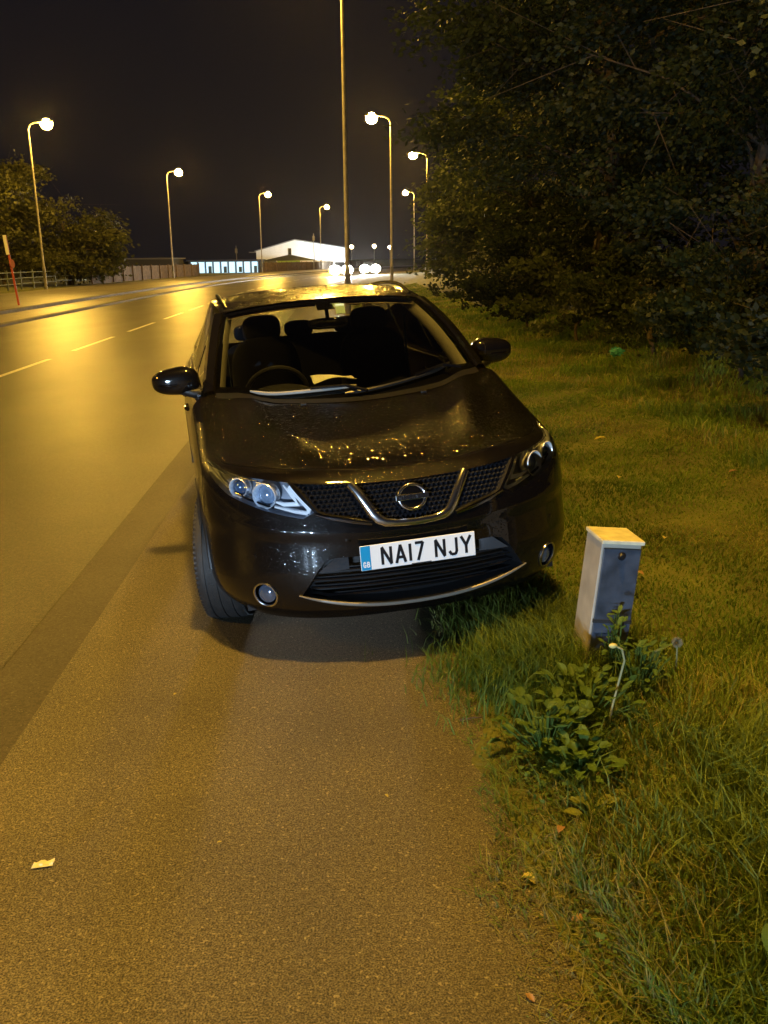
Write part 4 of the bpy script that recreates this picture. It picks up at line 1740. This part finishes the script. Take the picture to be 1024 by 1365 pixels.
        ell(g, c + Vector((0, .088, .0)), (.105, .004, .062), Mr, 24, 10)
        g.build('mirror_glass', CHROME, mr)
        # a row of small indicator slots low on the shell
        MB().tube([c + Mr @ Vector((sg * .02, -.083, -.012)), c + Mr @ Vector((sg * .075, -.062, -.008)), c + Mr @ Vector((sg * .11, -.02, 0))], .006, 6).build('indicator', GLOSSB, mr)

    # wheels
    build_wheel('wheel', -.79, .88, -1, R(-14), root)
    build_wheel('wheel', .79, .88, 1, R(-15), root)
    build_wheel('wheel', -.79, 3.526, -1, 0, root)
    build_wheel('wheel', .79, 3.526, 1, 0, root)
    for sg in (1, -1):      # dark arch liners
        for uc in (.88, 3.526):
            rows = []
            for k in range(25):
                th = math.pi * k / 24
                rows.append([(sg * x, uc + .40 * math.cos(th), .338 + .40 * math.sin(th)) for x in (.875, .75, .56)])
            v, f = grid(rows)
            mb = MB().add(v, f)
            mb.add([rows[k][2] for k in range(25)] + [(sg * .56, uc, .338)], [[k, k + 1, 25] for k in range(24)])
            mb.build('arch_liner', BLACKP, root)

    # ---------------- headlights
    for sg in (1, -1):
        poly, a = hl_poly(sg)
        s, d = frame_of(a)
        hl = bpy.data.objects.new('headlight', None)
        COL.objects.link(hl)
        hl.parent = root
        hl['label'] = 'headlight glaring white' if sg < 0 else 'darker headlight on the verge side'
        tray(surf, poly, a, .075, 'reflector_housing', mat('lamp housing', (.34, .37, .44), .34, .5), hl)
        v, f = lens[sg]
        o = mesh('clear_cover', v, f, LENS, hl)
        def P(x, u, z, off=0.):
            S = Vector((sg * x, u, 0)).dot(s)
            return surf.hit(a, S, z, off)
        # light-guide boomerang: down the inner edge and back along the bottom
        path = [(.520, .158, .806), (.478, .118, .752), (.452, .092, .712), (.462, .088, .690)]
        path2 = [(.462, .088, .690), (.52, .105, .700), (.60, .145, .722)]
        G = mat('light guide', (.95, .96, .98), .3)
        for pth, w in ((path, [.030, .036, .034, .018]), (path2, [.020, .016, .010])):
            S = [(Vector((sg * x, u, 0)).dot(s), z) for x, u, z in pth]
            strip(surf, S, a, w, .016, 'light_guide', G, hl, off=-.018)
        S = [(Vector((sg * x, u, 0)).dot(s), z) for x, u, z in ((.555, .165, .808), (.52, .14, .765), (.505, .115, .728), (.565, .135, .728), (.61, .155, .742))]
        strip(surf, S, a, [.006, .02, .028, .02, .006], .01, 'inner_blade', G, hl, off=-.03)
        S = [(Vector((sg * x, u, 0)).dot(s), z) for x, u, z in ((.64, .235, .828), (.70, .29, .838), (.776, .41, .843), (.825, .58, .85), (.836, .66, .856))]
        strip(surf, S, a, .006, .006, 'chrome_edge', CHROME, hl, off=-.004)
        for (x, u, z, rr) in ((.735, .285, .796, .036), (.632, .186, .768, .046)):
            c = P(x, u, z) + d * .045
            Mz = Matrix.Translation(c) @ Matrix(((s.x, 0, -d.x, 0), (s.y, 0, -d.y, 0), (s.z, 1, -d.z, 0), (0, 0, 0, 1)))
            mb = MB().lathe([(rr * 1.28, .036), (rr * 1.22, .040), (rr * 1.04, .030), (rr * .98, .004), (rr * 1.2, -.01)], Mz, 36)
            pj = mb.build('projector_ring', mat('bright ring', (.88, .92, .97), .25, .4), hl)  # ring and larger lens are paled to carry reflected light in their colour
            mb = MB().lathe([(rr * .96, .004), (rr * .86, .016), (rr * .6, .028), (rr * .3, .034), (.0005, .036)], Mz, 32)
            mb.build('projector_lens', mat('projector glass', (.06, .12, .24) if rr < .04 else (.30, .40, .55), .12, .4, coat=1), pj)
        fin = [(Vector((sg * x, u, 0)).dot(s), z) for x, u, z in ((.50, .110, .695), (.60, .15, .715), (.70, .235, .748), (.78, .35, .785))]
        strip(surf, fin, a, [.004, .012, .012, .004], .01, 'lower_bezel', GLOSSB, hl, off=-.022)

    # panel gaps between bumper and wing, parking sensors, bonnet washer jets
    for sg in (1, -1):
        a = R(68) * sg
        s, d = frame_of(a)
        pth = [(Vector((sg * x, u, 0)).dot(s), z) for x, u, z in ((.845, .69, .858), (.86, .60, .80), (.88, .53, .72), (.885, .52, .60))]
        strip(surf, dense(pth, .03, False), a, .005, .002, 'panel_gap', GLOSSB, root, off=.0006)
        for (x, z, aa) in ((.30, .565, R(8)), (.70, .50, R(38))):
            s2, d2 = frame_of(aa * sg)
            p = surf.bv.find_nearest(surf.hit(0, sg * x, z))[0]
            Mz = Matrix.Translation(p) @ Matrix(((s2.x, 0, -d2.x, 0), (s2.y, 0, -d2.y, 0), (s2.z, 1, -d2.z, 0), (0, 0, 0, 1)))
            MB().lathe([(.0125, -.004), (.0125, .0015), (.010, .0025), (.0005, .0025)], Mz, 20).build('parking_sensor', PAINT_SIDE, root)
        MB().box((sg * .32, .955, top_z(.32, .955) + .006), (.03, .02, .012)).build('washer_jet', BLACKP, root, smooth=False, bevel=.003)

    # ---------------- grille
    gr = bpy.data.objects.new('front_grille', None)
    COL.objects.link(gr)
    gr.parent = root
    tray(surf, gpoly, 0, .05, 'grille_recess', BLACKP, gr)
    mb = MB()
    rh = .0125
    row = 0
    z = .60
    while z < .84:
        x = -.52 + (rh * .9 if row % 2 else 0)
        while x < .52:
            if in_poly((x, z), gpoly):
                c = surf.hit(0, x, z)
                o_, i_ = [], []
                for k in range(6):
                    an = math.pi / 6 + math.pi / 3 * k
                    o_.append(Vector((c.x + math.cos(an) * rh * 1.06, c.y + .018, z + math.sin(an) * rh)))
                    i_.append(Vector((c.x + math.cos(an) * rh * .72, c.y + .014, z + math.sin(an) * rh * .66)))
                b_ = [p + Vector((0, .022, 0)) for p in i_]
                mb.add(o_ + i_ + b_, [[k, (k + 1) % 6, 6 + (k + 1) % 6, 6 + k] for k in range(6)] + [[6 + k, 6 + (k + 1) % 6, 12 + (k + 1) % 6, 12 + k] for k in range(6)])
            x += rh * 1.8
        z += rh * 1.56
        row += 1
    mb.build('honeycomb', mat('grille black chrome', (.03, .033, .045), .25, .6), gr, smooth=False)
    # the V shaped chrome bar
    path = []
    half = [(.262, .800), (.235, .765), (.205, .715), (.180, .670), (.160, .645), (.130, .628), (.08, .620), (.0, .617)]
    path = [(-x, z) for x, z in half] + half[::-1][1:]
    wd = [.040, .042, .044, .046, .046, .040, .034, .032]
    strip(surf, path, 0, wd + wd[::-1][1:], .022, 'chrome_bar', CHROME, gr, off=.006, n=10)
    for sg in (1, -1):
        strip(surf, [(sg * .425, .690), (sg * .36, .668), (sg * .27, .647), (sg * .19, .630)], 0, [.010, .020, .026, .02], .014, 'lower_trim', DARKCH, gr, off=.004)
    bd = bpy.data.objects.new('badge', None)
    COL.objects.link(bd)
    bd.parent = root
    bc = surf.hit(0, 0, .722) + Vector((0, -.004, 0))
    tl = Matrix.Rotation(R(-14), 4, 'X')
    MT = Matrix.Translation(bc) @ tl
    mb = MB()
    mb.tube([MT @ Vector((math.cos(2 * math.pi * k / 40) * .060, 0, math.sin(2 * math.pi * k / 40) * .054)) for k in range(40)], .0085, 10, closed=True)
    mb.build('ring', CHROME, bd)
    b_ = MB().box((0, -.004, 0), (.150, .012, .026))
    b_.v = [tuple(MT @ Vector(p)) for p in b_.v]
    b_.build('bar', CHROME, bd, smooth=False, bevel=.002)
    mb = MB()
    write(mb, 'NISSAN', MT @ Matrix.Translation((0, -.0105, 0)), -.056, -.008, .016, .0026, .0085)
    mb.build('lettering', INK, bd, smooth=False)
    MB().lathe([(.056, .0), (.04, .004), (.001, .005)], MT @ Matrix.Rotation(R(90), 4, 'X'), 32).build('backing', GLOSSB, bd)

    # ---------------- lower intake
    it = tray(surf, ipoly, 0, .10, 'lower_intake', BLACKP, root)
    mb = MB()
    for z in (.305, .345, .385, .425):
        hw = .47 if z < .4 else .42
        pts = [surf.hit(0, lerp(-hw, hw, k / 20), z) + Vector((0, .05, 0)) for k in range(21)]
        mb.tube(pts, .007, 6)
    mb.build('slats', GLOSSB, it)
    for sg in (1, -1):
        v, f = grid([[surf.hit(0, sg * lerp(.30, lerp(.36, .44, j / 6), i / 6), lerp(.488, .425, j / 6)) + Vector((0, .012 + .03 * (1 - i / 6), 0)) for i in range(7)] for j in range(7)])
        mesh('intake_cheek', v, f, mat('satin grey plastic', (.05, .05, .055), .4), it)
    path = [(x * .53, lerp(.242, .325, abs(x) ** 2.2)) for x in tlist(40)]
    strip(surf, path, 0, [.006 + .011 * (1 - abs(x) ** 6) for x in tlist(40)], .012, 'silver_lip', mat('silver lip', (.30, .28, .24), .38, .6), root, off=.006)

    # ---------------- fog lamps
    for sg in (1, -1):
        poly, a, c = fog[sg]
        s, d = frame_of(a)
        fl = bpy.data.objects.new('fog_lamp', None)
        COL.objects.link(fl)
        fl.parent = root
        tray(surf, poly, a, .045, 'bowl', GLOSSB, fl)
        pts = [surf.hit(a, c[0] + .058 * math.cos(2 * math.pi * k / 36), c[1] + .058 * math.sin(2 * math.pi * k / 36), .003) for k in range(36)]
        MB().tube(pts, .0055, 8, closed=True).build('chrome_ring', CHROME, fl)
        cc = surf.hit(a, c[0], c[1]) + d * .02
        Mz = Matrix.Translation(cc) @ Matrix(((s.x, 0, -d.x, 0), (s.y, 0, -d.y, 0), (s.z, 1, -d.z, 0), (0, 0, 0, 1)))
        MB().lathe([(.044, -.006), (.042, .004), (.03, .012), (.015, .016), (.0005, .017)], Mz, 28).build('lens', mat('fog lens', (.14, .18, .26), .08, .6, coat=1), fl)

    # ---------------- number plate
    pl = bpy.data.objects.new('number_plate', None)
    COL.objects.link(pl)
    pl.parent = root
    PM = Matrix.Translation((0, -.010, .487)) @ Matrix.Rotation(R(-3), 4, 'X')
    pl.matrix_local = PM
    I4 = Matrix.Identity(4)
    MB().box((0, 0, 0), (.520, .005, .111)).build('plate', WHITE, pl, smooth=False, bevel=.004)
    MB().box((-.2365, -.0031, 0), (.043, .0012, .107)).build('blue_band', BLUE, pl, smooth=False)
    x = -.163
    for word in ('NA17', 'NJY'):
        mb = MB()
        x = write(mb, word, Matrix.Translation((0, -.0027, 0)), x, -.0385, .077, .0125, .0235) + .0235 * 1.45
        mb.build('registration_letters', INK, pl, smooth=False)
    mb = MB()
    write(mb, 'GB', Matrix.Translation((0, -.0038, 0)), -.2485, -.040, .022, .0042, .007)
    mb.build('country_letters', WHITE, pl, smooth=False)
    mb = MB()
    mb.box((.01, -.0028, -.0525), (.09, .0008, .0035))
    mb.build('maker_line', INK, pl, smooth=False)

    # ---------------- wipers
    def scr(s, w, off=.012):
        return Vector(screen_pt(s, w)) + Vector((0, -off * .5, off))
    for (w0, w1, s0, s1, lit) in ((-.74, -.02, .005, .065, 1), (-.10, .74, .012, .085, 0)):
        wp = MB()
        pts = [scr(lerp(s0, s1, k / 12), lerp(w0, w1, k / 12)) for k in range(13)]
        wp.tube(pts, [.005] + [.010] * 11 + [.005], 6)
        o = wp.build('wiper', mat('wiper blade', (.30, .30, .28) if lit else (.02, .02, .02), .3), root)  # the lit blade's brightness is painted in as a paler colour
        k0 = 7
        MB().tube([pts[k0] + Vector((0, 0, .012)), lerp(pts[12], pts[k0], .25) + Vector((0, -.03, .01)), pts[12] + Vector((.04, -.09, -.02))], .009, 6).build('wiper_arm', GLOSSB, o)
    # cowl
    v, f = grid([[Vector((cowl(w * .98)[0], cowl(w * .98)[1] + dy, top_z(cowl(w * .98)[0], min(1.44, cowl(w * .98)[1] + dy)) + .003)) for w in tlist(24)] for dy in (-.05, -.02, .012)])
    mesh('cowl', v, f, BLACKP, root)

    # ---------------- interior
    mb = MB()
    v, f = grid([[(w * .72, 1.15 + .22 * abs(w) ** 2 + lerp(0, .50, k / 6), 1.005 + .02 * math.sin(k / 6 * 3.1) - .06 * (k / 6) ** 3) for w in tlist(20)] for k in range(7)])
    mb.add(v, f)
    mb.box((0, 1.80, .88), (1.42, .10, .17))
    mb.build('dashboard', DASH, root)
    ell(MB(), (-.36, 1.62, 1.01), (.19, .16, .06)).build('instrument_cowl', DASH, root)
    Ms = Matrix.Translation((-.36, 1.86, .99)) @ Matrix.Rotation(R(-62), 4, 'X')
    sw_ = MB()
    sw_.tube([Ms @ Vector((math.cos(2 * math.pi * k / 32) * .185, math.sin(2 * math.pi * k / 32) * .185, 0)) for k in range(32)], .015, 8, closed=True)
    sw_.tube([Ms @ Vector((-.17, 0, 0)), Ms @ Vector((.17, 0, 0))], .018, 6)
    ell(sw_, Ms @ Vector((0, 0, -.01)), (.06, .05, .04))
    sw_.build('steering_wheel', mat('wheel leather', (.025, .025, .027), .35), root)
    for x in (-.36, .36):
        st = MB()
        ell(st, (x, 2.36, .96), (.23, .10, .34), Matrix.Rotation(R(-14), 3, 'X'), 24, 16, .6)
        ell(st, (x, 2.12, .62), (.24, .28, .10), None, 24, 12, .6)
        so = st.build('seat', CLOTH, root)
        hr = MB()
        ell(hr, (x, 2.46, 1.345), (.125, .055, .085), Matrix.Rotation(R(-10), 3, 'X'), 20, 12, .6)
        hr.build('headrest', CLOTH, so)
        hp = MB()
        for dx in (-.05, .05):
            hp.tube([(x + dx, 2.44, 1.28), (x + dx, 2.41, 1.20)], .007, 6)
        hp.build('headrest_posts', CHROME, so)
    rs = MB()
    ell(rs, (0, 3.25, .93), (.62, .11, .30), Matrix.Rotation(R(-16), 3, 'X'), 30, 12, .5)
    for x in (-.38, 0, .38):
        ell(rs, (x, 3.36, 1.27), (.11, .05, .06), None, 16, 10, .6)
    rs.build('rear_bench', CLOTH, root)
    mm = MB()
    ell(mm, (0.0, 1.93, 1.375), (.125, .022, .034), Matrix.Rotation(R(-6), 3, 'Z'), 24, 10, .6)
    mm.tube([(0, 1.93, 1.40), (0, 1.95, 1.455)], .012, 6)
    mm.build('interior_mirror', GLOSSB, root)
    v, f = grid([[Vector(roof_pt(j / 8, w)) * .97 + Vector((0, .06, .0)) for w in tlist(10)] for j in range(9)])
    mesh('headlining', v, f, TRIM, root)
    tg = MB()
    tg.box(Vector(screen_pt(.87, .115)) + Vector((0, .012, -.012)), (.055, .006, .065), Matrix.Rotation(R(-30), 3, 'X'))
    tg.box(Vector(screen_pt(.93, .095)) + Vector((0, .012, -.012)), (.07, .006, .02), Matrix.Rotation(R(-30), 3, 'X'))
    tg.build('windscreen_tag', mat('tag plastic', (.35, .60, .65), .4), root, smooth=False)
    # belts on the pillars
    for sg in (1, -1):
        v, f = grid([[(sg * .60, 2.40 + dy, lerp(1.36, .7, k / 6)) for dy in (0, .05)] for k in range(7)])
        mesh('seat_belt', v, f, mat('belt webbing', (.05, .09, .11), .6), root)
    return root


car = build_car()


def paper_on_dash():
    rows = []
    n = 16
    for i in range(n + 1):
        t = i / n
        w = .030 + .010 * math.cos(t * 6.3) + (.014 if t > .8 else 0)
        rows.append([(lerp(-.19, .05, t), 1.50 + .02 * math.sin(t * 5) + k * w * 1.6, 1.085 + .012 * math.sin(t * 4 + k) + .012 * (k > 0)) for k in (-1, -.3, .3, 1)])
    v, f = grid(rows)
    v = [CAR_M @ Vector(p) for p in v]
    o = mesh('paper', v, f, mat('white paper', (.85, .85, .78), .8))
    md = o.modifiers.new('thick', 'SOLIDIFY')
    md.thickness = .004
    return tag(o, 'crumpled white paper lying on the dashboard behind the windscreen', 'paper')


paper_on_dash()
